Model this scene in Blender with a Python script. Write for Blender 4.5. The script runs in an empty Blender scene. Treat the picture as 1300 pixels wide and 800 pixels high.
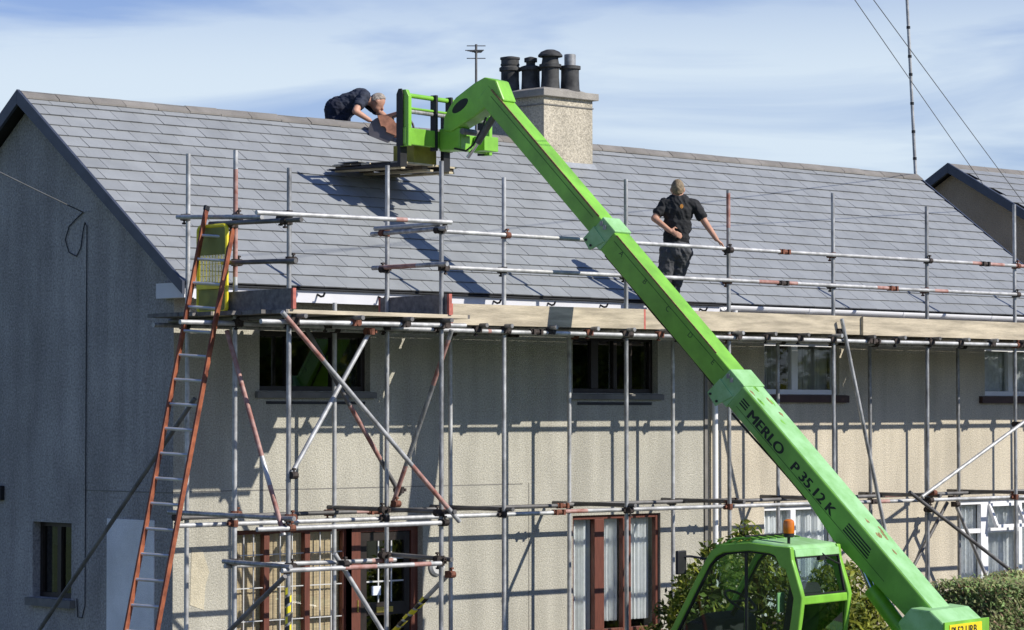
import bpy, bmesh, math, random
from mathutils import Vector, Matrix, Quaternion
PI = math.pi
R = math.radians
sc = bpy.context.scene
COL = sc.collection

# ------------------------------------------------------------------ camera, sky, sun, exposure
cam_d = bpy.data.cameras.new('camera'); cam = bpy.data.objects.new('camera', cam_d); COL.objects.link(cam)
sc.camera = cam
cam_d.sensor_fit = 'HORIZONTAL'; cam_d.sensor_width = 36.0
cam_d.lens = 3595.0 / 1300.0 * 36.0
cam_d.clip_start = 0.5; cam_d.clip_end = 3000.0
cam.location = (-17.7, -23.5, 3.4)
yaw, pit = R(46.2), math.atan2(125.0, 3595.0)
fw = Vector((math.cos(yaw) * math.cos(pit), math.sin(yaw) * math.cos(pit), math.sin(pit)))
cam.rotation_euler = fw.to_track_quat('-Z', 'Y').to_euler()

SUN = Vector((0.48, -1.0, 0.79)).normalized()
sun_el = math.asin(SUN.z); sun_az = math.atan2(SUN.x, SUN.y)
sd = bpy.data.lights.new('sun', 'SUN'); sun = bpy.data.objects.new('sun', sd); COL.objects.link(sun)
sd.energy = 4.3; sd.angle = R(0.5); sd.color = (1.0, 0.95, 0.87)
sun.rotation_euler = (-SUN).to_track_quat('-Z', 'Y').to_euler()
sun.location = (20, -40, 35)

world = bpy.data.worlds.new('World'); sc.world = world; world.use_nodes = True
wn, wl = world.node_tree.nodes, world.node_tree.links
wn.clear()
sky = wn.new('ShaderNodeTexSky'); sky.sky_type = 'NISHITA'; sky.sun_disc = False
sky.sun_elevation = sun_el; sky.sun_rotation = sun_az
sky.air_density = 1.0; sky.dust_density = 0.6; sky.ozone_density = 2.0; sky.altitude = 50
tc = wn.new('ShaderNodeTexCoord')
mp = wn.new('ShaderNodeMapping'); mp.inputs['Scale'].default_value = (1.0, 1.0, 5.0); mp.inputs['Location'].default_value = (0.7, 0.2, 0.1)
wl.new(tc.outputs['Generated'], mp.inputs['Vector'])
n1 = wn.new('ShaderNodeTexNoise'); n1.inputs['Scale'].default_value = 5.5; n1.inputs['Detail'].default_value = 7
n1.inputs['Roughness'].default_value = 0.52; n1.inputs['Distortion'].default_value = 0.5
wl.new(mp.outputs[0], n1.inputs['Vector'])
cr = wn.new('ShaderNodeValToRGB')
cr.color_ramp.elements[0].position = 0.34; cr.color_ramp.elements[0].color = (0.34, 0.34, 0.34, 1)
cr.color_ramp.elements[1].position = 0.54; cr.color_ramp.elements[1].color = (0.92, 0.92, 0.92, 1)
wl.new(n1.outputs['Fac'], cr.inputs[0])
mxw = wn.new('ShaderNodeMix'); mxw.data_type = 'RGBA'
# the thin cloud lies low over the horizon, clear blue above
sx = wn.new('ShaderNodeSeparateXYZ'); wl.new(tc.outputs['Generated'], sx.inputs[0])
hz = wn.new('ShaderNodeMapRange'); hz.inputs[1].default_value = 0.112; hz.inputs[2].default_value = 0.19; hz.inputs[3].default_value = 1.0; hz.inputs[4].default_value = 0.05
hz.interpolation_type = 'SMOOTHSTEP'
wl.new(sx.outputs['Z'], hz.inputs[0])
cm_ = wn.new('ShaderNodeMath'); cm_.operation = 'MULTIPLY'; wl.new(cr.outputs[0], cm_.inputs[0]); wl.new(hz.outputs[0], cm_.inputs[1])
wl.new(cm_.outputs[0], mxw.inputs['Factor'])
tint = wn.new('ShaderNodeMix'); tint.data_type = 'RGBA'; tint.blend_type = 'MULTIPLY'; tint.inputs['Factor'].default_value = 1.0
tint.inputs['B'].default_value = (0.84, 1.12, 1.92, 1)
wl.new(sky.outputs[0], tint.inputs['A'])
wl.new(tint.outputs['Result'], mxw.inputs['A'])
mxw.inputs['B'].default_value = (11.4, 13.2, 14.8, 1)
bg = wn.new('ShaderNodeBackground'); bg.inputs['Strength'].default_value = 0.05
wl.new(mxw.outputs['Result'], bg.inputs['Color'])
wo = wn.new('ShaderNodeOutputWorld'); wl.new(bg.outputs[0], wo.inputs[0])
vs = sc.view_settings
vs.view_transform = 'Standard'; vs.look = 'None'; vs.exposure = 0.35; vs.gamma = 1.0; vs.use_curve_mapping = False
sc.render.engine = 'CYCLES'
sc.cycles.max_bounces = 6; sc.cycles.transparent_max_bounces = 12

# ------------------------------------------------------------------ materials
MATS = {}
def M(name, col, rough=0.6, metal=0.0, var=0.15, scale=6.0, bump=0.0, bscale=60.0, spec=0.4, col2=None, speck=0.0, sscale=90.0, rnd=0.0, world_pos=False, stretch=None, lo=0.35, hi=0.65, streak=0.0, grad=None):
    m = bpy.data.materials.new(name); m.use_nodes = True
    nt = m.node_tree; N, L = nt.nodes, nt.links
    b = N['Principled BSDF']; b.inputs['Roughness'].default_value = rough; b.inputs['Metallic'].default_value = metal
    b.inputs['Specular IOR Level'].default_value = spec
    if world_pos:
        vec = N.new('ShaderNodeNewGeometry').outputs['Position']
    else:
        vec = N.new('ShaderNodeTexCoord').outputs['Object']
    if stretch:
        mpn = N.new('ShaderNodeMapping'); mpn.inputs['Scale'].default_value = stretch
        L.new(vec, mpn.inputs['Vector']); vec = mpn.outputs[0]
    c1 = [max(0, c * (1 - var)) for c in col]; c2 = col2 if col2 else [min(1, c * (1 + var)) for c in col]
    nz = N.new('ShaderNodeTexNoise'); nz.inputs['Scale'].default_value = scale; nz.inputs['Detail'].default_value = 6; nz.inputs['Roughness'].default_value = 0.6
    L.new(vec, nz.inputs['Vector'])
    rp = N.new('ShaderNodeValToRGB'); e = rp.color_ramp.elements
    e[0].position = lo; e[1].position = hi; e[0].color = (*c1, 1); e[1].color = (*c2, 1)
    L.new(nz.outputs['Fac'], rp.inputs[0]); out = rp.outputs[0]
    if speck > 0:
        vn = N.new('ShaderNodeTexNoise'); vn.inputs['Scale'].default_value = sscale; vn.inputs['Detail'].default_value = 3; vn.inputs['Roughness'].default_value = 0.7
        L.new(vec, vn.inputs['Vector'])
        mr = N.new('ShaderNodeMapRange'); mr.inputs[1].default_value = 0.3; mr.inputs[2].default_value = 0.7
        mr.inputs[3].default_value = 1 - speck; mr.inputs[4].default_value = 1 + speck
        L.new(vn.outputs['Fac'], mr.inputs[0])
        ml = N.new('ShaderNodeMix'); ml.data_type = 'RGBA'; ml.blend_type = 'MULTIPLY'; ml.inputs['Factor'].default_value = 1
        L.new(out, ml.inputs['A']); L.new(mr.outputs[0], ml.inputs['B']); out = ml.outputs['Result']
    if streak > 0:
        sm_ = N.new('ShaderNodeMapping'); sm_.inputs['Scale'].default_value = (2.6, 2.6, 0.35); L.new(vec, sm_.inputs['Vector'])
        sn = N.new('ShaderNodeTexNoise'); sn.inputs['Scale'].default_value = 1.6; sn.inputs['Detail'].default_value = 5; L.new(sm_.outputs[0], sn.inputs['Vector'])
        mr = N.new('ShaderNodeMapRange'); mr.inputs[1].default_value = 0.35; mr.inputs[2].default_value = 0.65; mr.inputs[3].default_value = 1 - streak; mr.inputs[4].default_value = 1 + streak * .5
        L.new(sn.outputs['Fac'], mr.inputs[0])
        ml = N.new('ShaderNodeMix'); ml.data_type = 'RGBA'; ml.blend_type = 'MULTIPLY'; ml.inputs['Factor'].default_value = 1
        L.new(out, ml.inputs['A']); L.new(mr.outputs[0], ml.inputs['B']); out = ml.outputs['Result']
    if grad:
        # second colour where the object x coordinate lies past a ragged line
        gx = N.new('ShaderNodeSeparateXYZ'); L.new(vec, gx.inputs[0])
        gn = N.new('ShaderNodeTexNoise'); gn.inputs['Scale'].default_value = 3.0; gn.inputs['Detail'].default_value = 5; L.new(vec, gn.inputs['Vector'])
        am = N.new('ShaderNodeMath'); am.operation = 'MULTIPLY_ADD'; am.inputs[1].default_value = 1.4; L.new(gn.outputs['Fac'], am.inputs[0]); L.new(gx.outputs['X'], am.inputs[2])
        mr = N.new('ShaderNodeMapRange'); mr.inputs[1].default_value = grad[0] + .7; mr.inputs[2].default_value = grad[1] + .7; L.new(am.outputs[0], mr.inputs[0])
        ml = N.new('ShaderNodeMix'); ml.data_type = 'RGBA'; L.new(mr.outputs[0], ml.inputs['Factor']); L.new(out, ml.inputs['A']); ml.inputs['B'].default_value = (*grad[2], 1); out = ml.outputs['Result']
    if rnd > 0:
        oi = N.new('ShaderNodeObjectInfo'); gi = N.new('ShaderNodeNewGeometry')
        ad = N.new('ShaderNodeMath'); ad.operation = 'ADD'; L.new(oi.outputs['Random'], ad.inputs[0]); L.new(gi.outputs['Random Per Island'], ad.inputs[1])
        fr = N.new('ShaderNodeMath'); fr.operation = 'FRACT'; L.new(ad.outputs[0], fr.inputs[0])
        mr = N.new('ShaderNodeMapRange'); mr.inputs[3].default_value = 1 - rnd; mr.inputs[4].default_value = 1 + rnd
        L.new(fr.outputs[0], mr.inputs[0])
        ml = N.new('ShaderNodeMix'); ml.data_type = 'RGBA'; ml.blend_type = 'MULTIPLY'; ml.inputs['Factor'].default_value = 1
        L.new(out, ml.inputs['A']); L.new(mr.outputs[0], ml.inputs['B']); out = ml.outputs['Result']
    L.new(out, b.inputs['Base Color'])
    if bump > 0:
        bn = N.new('ShaderNodeTexNoise'); bn.inputs['Scale'].default_value = bscale; bn.inputs['Detail'].default_value = 4
        L.new(vec, bn.inputs['Vector'])
        bp = N.new('ShaderNodeBump'); bp.inputs['Strength'].default_value = bump; bp.inputs['Distance'].default_value = 0.02
        L.new(bn.outputs['Fac'], bp.inputs['Height']); L.new(bp.outputs[0], b.inputs['Normal'])
    MATS[name] = m
    return m

def glass_mat(name, tintc, refl=1.45, rough=0.02):
    m = bpy.data.materials.new(name); m.use_nodes = True
    N, L = m.node_tree.nodes, m.node_tree.links; N.clear()
    o = N.new('ShaderNodeOutputMaterial'); t = N.new('ShaderNodeBsdfTransparent'); g = N.new('ShaderNodeBsdfGlossy')
    t.inputs[0].default_value = (*tintc, 1); g.inputs['Roughness'].default_value = rough
    fr = N.new('ShaderNodeFresnel'); fr.inputs['IOR'].default_value = refl
    ge = N.new('ShaderNodeNewGeometry'); iv = N.new('ShaderNodeMath'); iv.operation = 'SUBTRACT'; iv.inputs[0].default_value = 1.0; L.new(ge.outputs['Backfacing'], iv.inputs[1])
    mu = N.new('ShaderNodeMath'); mu.operation = 'MULTIPLY'; L.new(fr.outputs[0], mu.inputs[0]); L.new(iv.outputs[0], mu.inputs[1])
    mx = N.new('ShaderNodeMixShader'); L.new(mu.outputs[0], mx.inputs[0]); L.new(t.outputs[0], mx.inputs[1]); L.new(g.outputs[0], mx.inputs[2])
    L.new(mx.outputs[0], o.inputs[0]); MATS[name] = m
    return m

M('slate', (0.262, 0.274, 0.276), rough=0.5, var=0.07, scale=3.0, bump=0.08, bscale=40, speck=0.05, sscale=60, rnd=0.06, world_pos=True, spec=0.45)
M('slate_edge', (0.14, 0.143, 0.145), rough=0.8, var=0.2, world_pos=True)
M('ridge', (0.20, 0.185, 0.165), rough=0.8, var=0.18, scale=2.5, bump=0.2, bscale=50, speck=0.08, rnd=0.08, world_pos=True)
M('felt', (0.02, 0.021, 0.023), rough=0.8)
M('dash', (0.41, 0.392, 0.325), rough=0.9, var=0.08, scale=0.9, bump=0.5, bscale=60, speck=0.34, sscale=56, streak=0.13, world_pos=True, spec=0.2)
M('dash_cream', (0.52, 0.465, 0.36), rough=0.9, var=0.08, scale=0.9, bump=0.5, bscale=60, speck=0.32, sscale=56, streak=0.13, world_pos=True, spec=0.2)
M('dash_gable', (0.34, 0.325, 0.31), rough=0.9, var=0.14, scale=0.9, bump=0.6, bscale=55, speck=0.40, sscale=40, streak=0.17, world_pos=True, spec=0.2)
M('dash_dark', (0.32, 0.26, 0.19), rough=0.9, var=0.12, scale=1.5, bump=0.8, bscale=60, speck=0.35, sscale=60, world_pos=True)
M('dash_chimney', (0.45, 0.405, 0.315), rough=0.9, var=0.1, scale=1.5, bump=0.6, bscale=55, speck=0.38, sscale=38, streak=0.13, world_pos=True, spec=0.2)
M('patch', (0.78, 0.78, 0.78), rough=0.85, var=0.1, scale=2, bump=0.5, bscale=70, speck=0.15, world_pos=True)
M('repair', (0.50, 0.45, 0.33), rough=0.9, var=0.12, scale=4, bump=0.5, bscale=70, speck=0.2, world_pos=True)
M('joint', (0.19, 0.18, 0.16), rough=0.9, world_pos=True)
M('concrete', (0.30, 0.28, 0.245), rough=0.9, var=0.18, scale=3, bump=0.4, bscale=40, speck=0.12, world_pos=True)
M('sill_grey', (0.17, 0.165, 0.155), rough=0.9, var=0.2, scale=4, world_pos=True)
M('sill_brown', (0.06, 0.028, 0.022), rough=0.6)
M('barge', (0.05, 0.06, 0.085), rough=0.45, var=0.15)
M('fascia', (0.62, 0.62, 0.64), rough=0.45, var=0.06, scale=2)
M('soffit', (0.10, 0.09, 0.08), rough=0.8)
M('upvc', (0.80, 0.80, 0.80), rough=0.3, var=0.03)
M('wood_dark', (0.022, 0.016, 0.013), rough=0.45, var=0.25, scale=10)
M('wood_red', (0.13, 0.042, 0.026), rough=0.5, var=0.25, scale=8, stretch=(8, 8, 0.7))
M('bar_white', (0.55, 0.55, 0.53), rough=0.5, var=0.05)
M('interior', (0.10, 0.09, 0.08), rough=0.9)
M('curtain', (0.82, 0.84, 0.83), rough=0.9, var=0.06, scale=14)
M('net', (0.70, 0.72, 0.72), rough=0.9, var=0.12, scale=20)
M('curtain_grey', (0.36, 0.36, 0.34), rough=0.9, var=0.1)
M('blind', (0.46, 0.36, 0.22), rough=0.8, var=0.22, scale=5, stretch=(1.2, 1.2, 14))
M('pane_reflection', (0.20, 0.23, 0.27), rough=0.9, var=0.15)
M('brass', (0.55, 0.42, 0.12), rough=0.35, metal=0.8)
M('paper', (0.7, 0.74, 0.8), rough=0.7)
M('galv', (0.31, 0.31, 0.305), rough=0.48, metal=0.4, var=0.4, scale=4, bump=0.1, speck=0.25, sscale=14, rnd=0.22, stretch=(3, 3, 1), spec=0.5)
M('galv_dark', (0.15, 0.145, 0.14), rough=0.55, metal=0.3, var=0.35, scale=4, rnd=0.2)
M('galv_bright', (0.43, 0.43, 0.42), rough=0.52, metal=0.35, var=0.28, speck=0.18, sscale=12, scale=5, rnd=0.1)
M('tube_red', (0.40, 0.15, 0.11), rough=0.6, var=0.35, scale=9, col2=(0.46, 0.30, 0.26))
M('coupler', (0.045, 0.035, 0.03), rough=0.7, metal=0.3, var=0.5, scale=20, rnd=0.4)
M('coupler_rust', (0.16, 0.06, 0.035), rough=0.8, metal=0.1, var=0.4, scale=20)
M('board', (0.46, 0.395, 0.285), rough=0.8, var=0.28, scale=3, bump=0.2, bscale=30, speck=0.08, sscale=40, rnd=0.1, stretch=(0.6, 6, 6))
M('board_grey', (0.17, 0.16, 0.15), rough=0.85, var=0.3, scale=4, bump=0.2, bscale=30, rnd=0.15, stretch=(1, 4, 4))
M('board_end', (0.42, 0.12, 0.09), rough=0.7, var=0.3, scale=12)
M('alu', (0.62, 0.63, 0.64), rough=0.35, metal=0.6, var=0.1)
M('orange', (0.17, 0.04, 0.017), rough=0.55, var=0.35, scale=6, col2=(0.34, 0.10, 0.04))
M('yellow', (0.78, 0.66, 0.03), rough=0.45, var=0.1)
M('olive', (0.33, 0.35, 0.11), rough=0.5, var=0.1)
M('green', (0.205, 0.48, 0.05), rough=0.36, streak=0.10, var=0.16, scale=3.0, spec=0.5, speck=0.03)
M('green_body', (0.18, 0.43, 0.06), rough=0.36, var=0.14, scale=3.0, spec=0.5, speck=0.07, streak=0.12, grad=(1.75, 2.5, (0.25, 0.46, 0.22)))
M('decal_faint', (0.05, 0.11, 0.03), rough=0.5, var=0.05)
M('seam', (0.05, 0.13, 0.02), rough=0.6)
M('green_pale', (0.28, 0.56, 0.20), rough=0.42, var=0.16, scale=5.0, spec=0.45, col2=(0.34, 0.60, 0.29), speck=0.05)
M('rustmark', (0.25, 0.17, 0.07), rough=0.8, var=0.4, scale=30)
M('black', (0.014, 0.014, 0.015), rough=0.5, var=0.3)
M('decal', (0.012, 0.02, 0.014), rough=0.5, var=0.05)
M('rubber', (0.02, 0.02, 0.02), rough=0.85, var=0.3)
M('chrome', (0.55, 0.58, 0.65), rough=0.12, metal=1.0, var=0.05)
M('amber', (0.62, 0.17, 0.01), rough=0.2, var=0.1, spec=0.6)
M('plate_yellow', (0.82, 0.60, 0.02), rough=0.4, var=0.03)
M('pot', (0.035, 0.036, 0.038), rough=0.75, var=0.5, scale=7, col2=(0.075, 0.075, 0.072), world_pos=True)
M('lead', (0.30, 0.32, 0.34), rough=0.6, var=0.15)
M('pallet', (0.13, 0.105, 0.075), rough=0.9, var=0.4, scale=6, rnd=0.25)
M('pallet_light', (0.50, 0.43, 0.30), rough=0.9, var=0.25, scale=6)
M('disc', (0.13, 0.12, 0.13), rough=0.5, metal=0.5)
M('guard', (0.33, 0.15, 0.09), rough=0.6, var=0.3, scale=12)
M('crate', (0.30, 0.26, 0.035), rough=0.6, var=0.25)
M('skin', (0.50, 0.27, 0.18), rough=0.55, var=0.12, scale=10, spec=0.35)
M('shirt', (0.017, 0.018, 0.020), rough=0.85, var=0.25, scale=8, bump=0.5, bscale=14)
M('shirt_navy', (0.026, 0.032, 0.050), rough=0.85, var=0.25, scale=8, bump=0.5, bscale=14)
M('trousers', (0.07, 0.073, 0.078), rough=0.85, var=0.3, scale=7, bump=0.6, bscale=12)
M('trousers_navy', (0.012, 0.015, 0.030), rough=0.85, var=0.3, scale=7, bump=0.6, bscale=12)
M('netting', (0.62, 0.60, 0.25), rough=0.7, var=0.1)
M('hair_fair', (0.22, 0.165, 0.10), rough=0.7, var=0.35, scale=30, bump=0.5, bscale=60)
M('hair_grey', (0.30, 0.26, 0.22), rough=0.7, var=0.3, scale=30, bump=0.5, bscale=60)
M('boot', (0.05, 0.035, 0.025), rough=0.8)
M('emblem', (0.62, 0.27, 0.05), rough=0.7)
M('glove', (0.02, 0.02, 0.02), rough=0.8)
M('leaf', (0.11, 0.155, 0.028), rough=0.55, var=0.4, scale=3, rnd=0.45, world_pos=True, spec=0.35)
M('leaf_yellow', (0.30, 0.32, 0.05), rough=0.55, var=0.4, scale=3, rnd=0.45, world_pos=True)
M('leaf_dark', (0.05, 0.075, 0.02), rough=0.5, var=0.4, scale=3, rnd=0.45, world_pos=True)
M('leaf_hedge', (0.31, 0.34, 0.15), rough=0.6, var=0.4, scale=3, rnd=0.45, world_pos=True)
M('leaf_bright', (0.24, 0.36, 0.12), rough=0.6, var=0.4, scale=3, rnd=0.45, world_pos=True)
M('leaf_red', (0.30, 0.21, 0.13), rough=0.6, var=0.4, scale=3, rnd=0.45, world_pos=True)
M('twig', (0.07, 0.05, 0.035), rough=0.9, var=0.3)
M('twig_green', (0.10, 0.10, 0.05), rough=0.9, var=0.5, scale=12)
M('bark', (0.10, 0.075, 0.055), rough=0.9, var=0.35, scale=6, bump=0.6, bscale=20)
M('grass', (0.07, 0.10, 0.03), rough=0.9, var=0.4, scale=2, bump=0.5, bscale=30, world_pos=True)
M('paving', (0.10, 0.098, 0.09), rough=0.9, var=0.2, scale=2, bump=0.3, bscale=40, world_pos=True)
M('asphalt', (0.05, 0.05, 0.052), rough=0.9, var=0.25, scale=3, bump=0.4, bscale=80, world_pos=True)
M('cable', (0.025, 0.025, 0.028), rough=0.6)
M('cable_grey', (0.11, 0.115, 0.12), rough=0.6)
M('seat', (0.02, 0.021, 0.024), rough=0.8)
def leafy(name, k=0.45):
    m = MATS[name]; N, L = m.node_tree.nodes, m.node_tree.links; b = N['Principled BSDF']; o = N['Material Output']
    t = N.new('ShaderNodeBsdfTranslucent'); src = b.inputs['Base Color'].links[0].from_socket
    L.new(src, t.inputs['Color']); mx = N.new('ShaderNodeMixShader'); mx.inputs[0].default_value = k
    L.new(b.outputs[0], mx.inputs[1]); L.new(t.outputs[0], mx.inputs[2]); L.new(mx.outputs[0], o.inputs['Surface'])
for q in ('leaf', 'leaf_yellow', 'leaf_dark', 'leaf_hedge', 'leaf_bright', 'leaf_red', 'olive', 'netting'): leafy(q, 0.45)
for q in ('curtain', 'net'): leafy(q, 0.12)
def see_through(name, src, k):
    m = MATS[src].copy(); m.name = name; N, L = m.node_tree.nodes, m.node_tree.links
    t = N.new('ShaderNodeBsdfTransparent'); mx = N.new('ShaderNodeMixShader'); mx.inputs[0].default_value = k
    L.new(N['Principled BSDF'].outputs[0], mx.inputs[1]); L.new(t.outputs[0], mx.inputs[2]); L.new(mx.outputs[0], N['Material Output'].inputs['Surface']); MATS[name] = m
see_through('netting_see', 'netting', 0.62)
glass_mat('glass', (0.97, 0.98, 0.98), 1.7)
glass_mat('glass_dark', (0.50, 0.53, 0.53), 2.2)
glass_mat('cab_glass', (0.84, 0.89, 0.86), 1.6)

# ------------------------------------------------------------------ mesh builder
class MB:
    def __init__(s): s.v = []; s.f = []; s.m = []; s.cur = 0
    def mat(s, i): s.cur = i; return s
    def add(s, vs, fs):
        o = len(s.v); s.v += [tuple(v) for v in vs]
        for f in fs: s.f.append(tuple(i + o for i in f)); s.m.append(s.cur)
        return s
    def hexa(s, p):
        return s.add(p, [(0, 3, 2, 1), (4, 5, 6, 7), (0, 1, 5, 4), (1, 2, 6, 5), (2, 3, 7, 6), (3, 0, 4, 7)])
    def box(s, x0, x1, y0, y1, z0, z1):
        return s.hexa([(x0, y0, z0), (x1, y0, z0), (x1, y1, z0), (x0, y1, z0), (x0, y0, z1), (x1, y0, z1), (x1, y1, z1), (x0, y1, z1)])
    def beam(s, a, b, w, h, up=(0, 0, 1)):
        a, b = Vector(a), Vector(b); d = (b - a).normalized(); up = Vector(up)
        x = d.cross(up)
        if x.length < 1e-4: x = d.cross(Vector((1, 0, 0)))
        x.normalize(); u = x.cross(d).normalized(); x *= w / 2; u *= h / 2
        return s.hexa([a - x - u, a + x - u, b + x - u, b - x - u, a - x + u, a + x + u, b + x + u, b - x + u])
    def tube(s, a, b, r0, r1=None, n=10, cap=True):
        a, b = Vector(a), Vector(b); r1 = r0 if r1 is None else r1
        d = (b - a).normalized(); x = d.orthogonal().normalized(); y = d.cross(x)
        o = len(s.v); cs = [x * math.cos(2 * PI * i / n) + y * math.sin(2 * PI * i / n) for i in range(n)]
        vs = [a + c * r0 for c in cs] + [b + c * r1 for c in cs]
        fs = [(i, (i + 1) % n, n + (i + 1) % n, n + i) for i in range(n)]
        if cap: fs += [tuple(reversed(range(n))), tuple(range(n, 2 * n))]
        return s.add(vs, fs)
    def path(s, pts, r, n=8):
        pts = [Vector(p) for p in pts]; k = len(pts); vs = []; fs = []
        prev = None
        for i, p in enumerate(pts):
            d = (pts[min(i + 1, k - 1)] - pts[max(i - 1, 0)]).normalized()
            if prev is None: x = d.orthogonal().normalized()
            else:
                x = prev - d * prev.dot(d); x.normalize()
            prev = x; y = d.cross(x)
            rr = r[i] if isinstance(r, (list, tuple)) else r
            vs += [p + (x * math.cos(2 * PI * j / n) + y * math.sin(2 * PI * j / n)) * rr for j in range(n)]
        for i in range(k - 1):
            fs += [(i * n + j, i * n + (j + 1) % n, (i + 1) * n + (j + 1) % n, (i + 1) * n + j) for j in range(n)]
        fs += [tuple(reversed(range(n))), tuple(range((k - 1) * n, k * n))]
        return s.add(vs, fs)
    def prism(s, poly, axis, lo, hi):
        # poly: list of 2d points in the plane normal to axis ('x': (y,z), 'y': (x,z), 'z': (x,y))
        def P(p, t): return {'x': (t, p[0], p[1]), 'y': (p[0], t, p[1]), 'z': (p[0], p[1], t)}[axis]
        n = len(poly); vs = [P(p, lo) for p in poly] + [P(p, hi) for p in poly]
        fs = [tuple(range(n)), tuple(reversed(range(n, 2 * n)))] + [(i, n + i, n + (i + 1) % n, (i + 1) % n) for i in range(n)]
        return s.add(vs, fs)
    def lathe(s, c, prof, n=20, axis=(0, 0, 1)):
        c = Vector(c); q = Vector((0, 0, 1)).rotation_difference(Vector(axis)); vs = []; fs = []
        for (r, z) in prof:
            vs += [c + q @ Vector((r * math.cos(2 * PI * j / n), r * math.sin(2 * PI * j / n), z)) for j in range(n)]
        k = len(prof)
        for i in range(k - 1):
            fs += [(i * n + j, i * n + (j + 1) % n, (i + 1) * n + (j + 1) % n, (i + 1) * n + j) for j in range(n)]
        fs += [tuple(reversed(range(n))), tuple(range((k - 1) * n, k * n))]
        return s.add(vs, fs)
    def mesh(s, name, mats):
        me = bpy.data.meshes.new(name); me.from_pydata(s.v, [], s.f)
        for m in (mats if isinstance(mats, (list, tuple)) else [mats]): me.materials.append(MATS[m])
        me.polygons.foreach_set('material_index', s.m); me.update()
        bm = bmesh.new(); bm.from_mesh(me); bmesh.ops.recalc_face_normals(bm, faces=bm.faces); bm.to_mesh(me); bm.free()
        return me
    def build(s, name, mats, parent=None, local=False, bevel=0.0, smooth=False):
        return link(name, s.mesh(name, mats), parent, local, bevel, smooth)

def link(name, me, parent=None, local=False, bevel=0.0, smooth=False):
    o = bpy.data.objects.new(name, me); COL.objects.link(o)
    if parent is not None:
        o.parent = parent
        if not local:
            w = parent_matrix(parent); o.matrix_parent_inverse = w.inverted()
    if smooth:
        for p in me.polygons: p.use_smooth = True
        try: me.set_sharp_from_angle(angle=R(40))
        except Exception: pass
    if bevel > 0:
        b = o.modifiers.new('bevel', 'BEVEL'); b.width = bevel; b.segments = 2; b.limit_method = 'ANGLE'; b.angle_limit = R(35)
    return o
def parent_matrix(p):
    m = Matrix.Identity(4); ch = []
    while p is not None: ch.append(p); p = p.parent
    for q in reversed(ch): m = m @ q.matrix_parent_inverse @ q.matrix_basis
    return m
def thing(name, label, cat, loc=(0, 0, 0), rz=0.0, group=None):
    o = bpy.data.objects.new(name, None); COL.objects.link(o); o.location = loc; o.rotation_euler = (0, 0, rz)
    o.empty_display_size = 0.3
    return tag(o, label, cat, group)
def tag(o, label, cat, group=None):
    o['label'] = label; o['category'] = cat
    if group: o['group'] = group
    return o
def struct(o): o['kind'] = 'structure'; return o

# ------------------------------------------------------------------ ground
GZ = -0.30
g = MB(); n = 8
for i in range(n):
    for j in range(n):
        x0, x1 = -600 + 150 * i, -600 + 150 * (i + 1); y0, y1 = -600 + 150 * j, -600 + 150 * (j + 1)
        g.add([(x0, y0, GZ - 0.02), (x1, y0, GZ - 0.02), (x1, y1, GZ - 0.02), (x0, y1, GZ - 0.02)], [(0, 1, 2, 3)])
struct(g.build('ground', 'grass'))
struct(MB().box(-4, 24, -9.0, 0.0, GZ - 0.2, GZ).build('front_yard_paving', 'paving'))
struct(MB().box(-80, 120, -17.5, -11.0, GZ - 0.2, GZ - 0.014).build('road', 'asphalt'))
struct(MB().box(-80, 120, -11.0, -9.0, GZ - 0.2, GZ + 0.10).build('pavement', 'paving'))

# ------------------------------------------------------------------ houses
RX0, RXM, RX1 = -0.16, 7.88, 15.72          # roof left verge, party line, right verge
YE, ZE, YR, ZR = -0.36, 4.74, 2.61, 6.90     # eave edge and ridge
pitch = math.atan2(ZR - ZE, YR - YE)
US = Vector((0, math.cos(pitch), math.sin(pitch))); NR = Vector((0, -math.sin(pitch), math.cos(pitch)))
SL = math.hypot(ZR - ZE, YR - YE)
HD = 2 * YR                                   # house depth
house_a = thing('house', 'grey pebble-dashed house with brown window frames and shaded gable behind scaffolding', 'house', (3.9, 2.6, GZ))
house_b = thing('house', 'cream pebble-dashed house with white window frames adjoining the grey house', 'house', (11.8, 2.6, GZ))

def wall_panel(mb, u0, u1, z0, z1, opens, place, thick):
    """wall skin with openings; place(u, d, z) -> point, d=0 outer face, d=thick inner face"""
    us = sorted({u0, u1, *[o[0] for o in opens], *[o[1] for o in opens]}); zs = sorted({z0, z1, *[o[2] for o in opens], *[o[3] for o in opens]})
    def is_open(a, b): return any(o[0] - 1e-6 <= a <= o[1] + 1e-6 and o[2] - 1e-6 <= b <= o[3] + 1e-6 for o in opens)
    for i in range(len(us) - 1):
        for j in range(len(zs) - 1):
            if is_open((us[i] + us[i + 1]) / 2, (zs[j] + zs[j + 1]) / 2): continue
            for d in (0, thick):
                mb.add([place(us[i], d, zs[j]), place(us[i + 1], d, zs[j]), place(us[i + 1], d, zs[j + 1]), place(us[i], d, zs[j + 1])], [(0, 1, 2, 3)])
    for a, b, c, e in opens:
        for (p, q) in (((a, c), (b, c)), ((b, c), (b, e)), ((b, e), (a, e)), ((a, e), (a, c))):
            mb.add([place(p[0], 0, p[1]), place(q[0], 0, q[1]), place(q[0], thick, q[1]), place(p[0], thick, p[1])], [(0, 1, 2, 3)])
FP = lambda u, d, z: (u, d, z)
WT = 0.28
ZS = 4.60
UL, UM, GM = (1.13, 2.68, 3.64, 4.28), (5.82, 7.28, 3.64, 4.32), (5.82, 7.32, 0.80, 2.20)
GL, GD = (0.83, 2.42, 0.50, 2.17), (2.42, 3.46, -0.12, 2.17)
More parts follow.
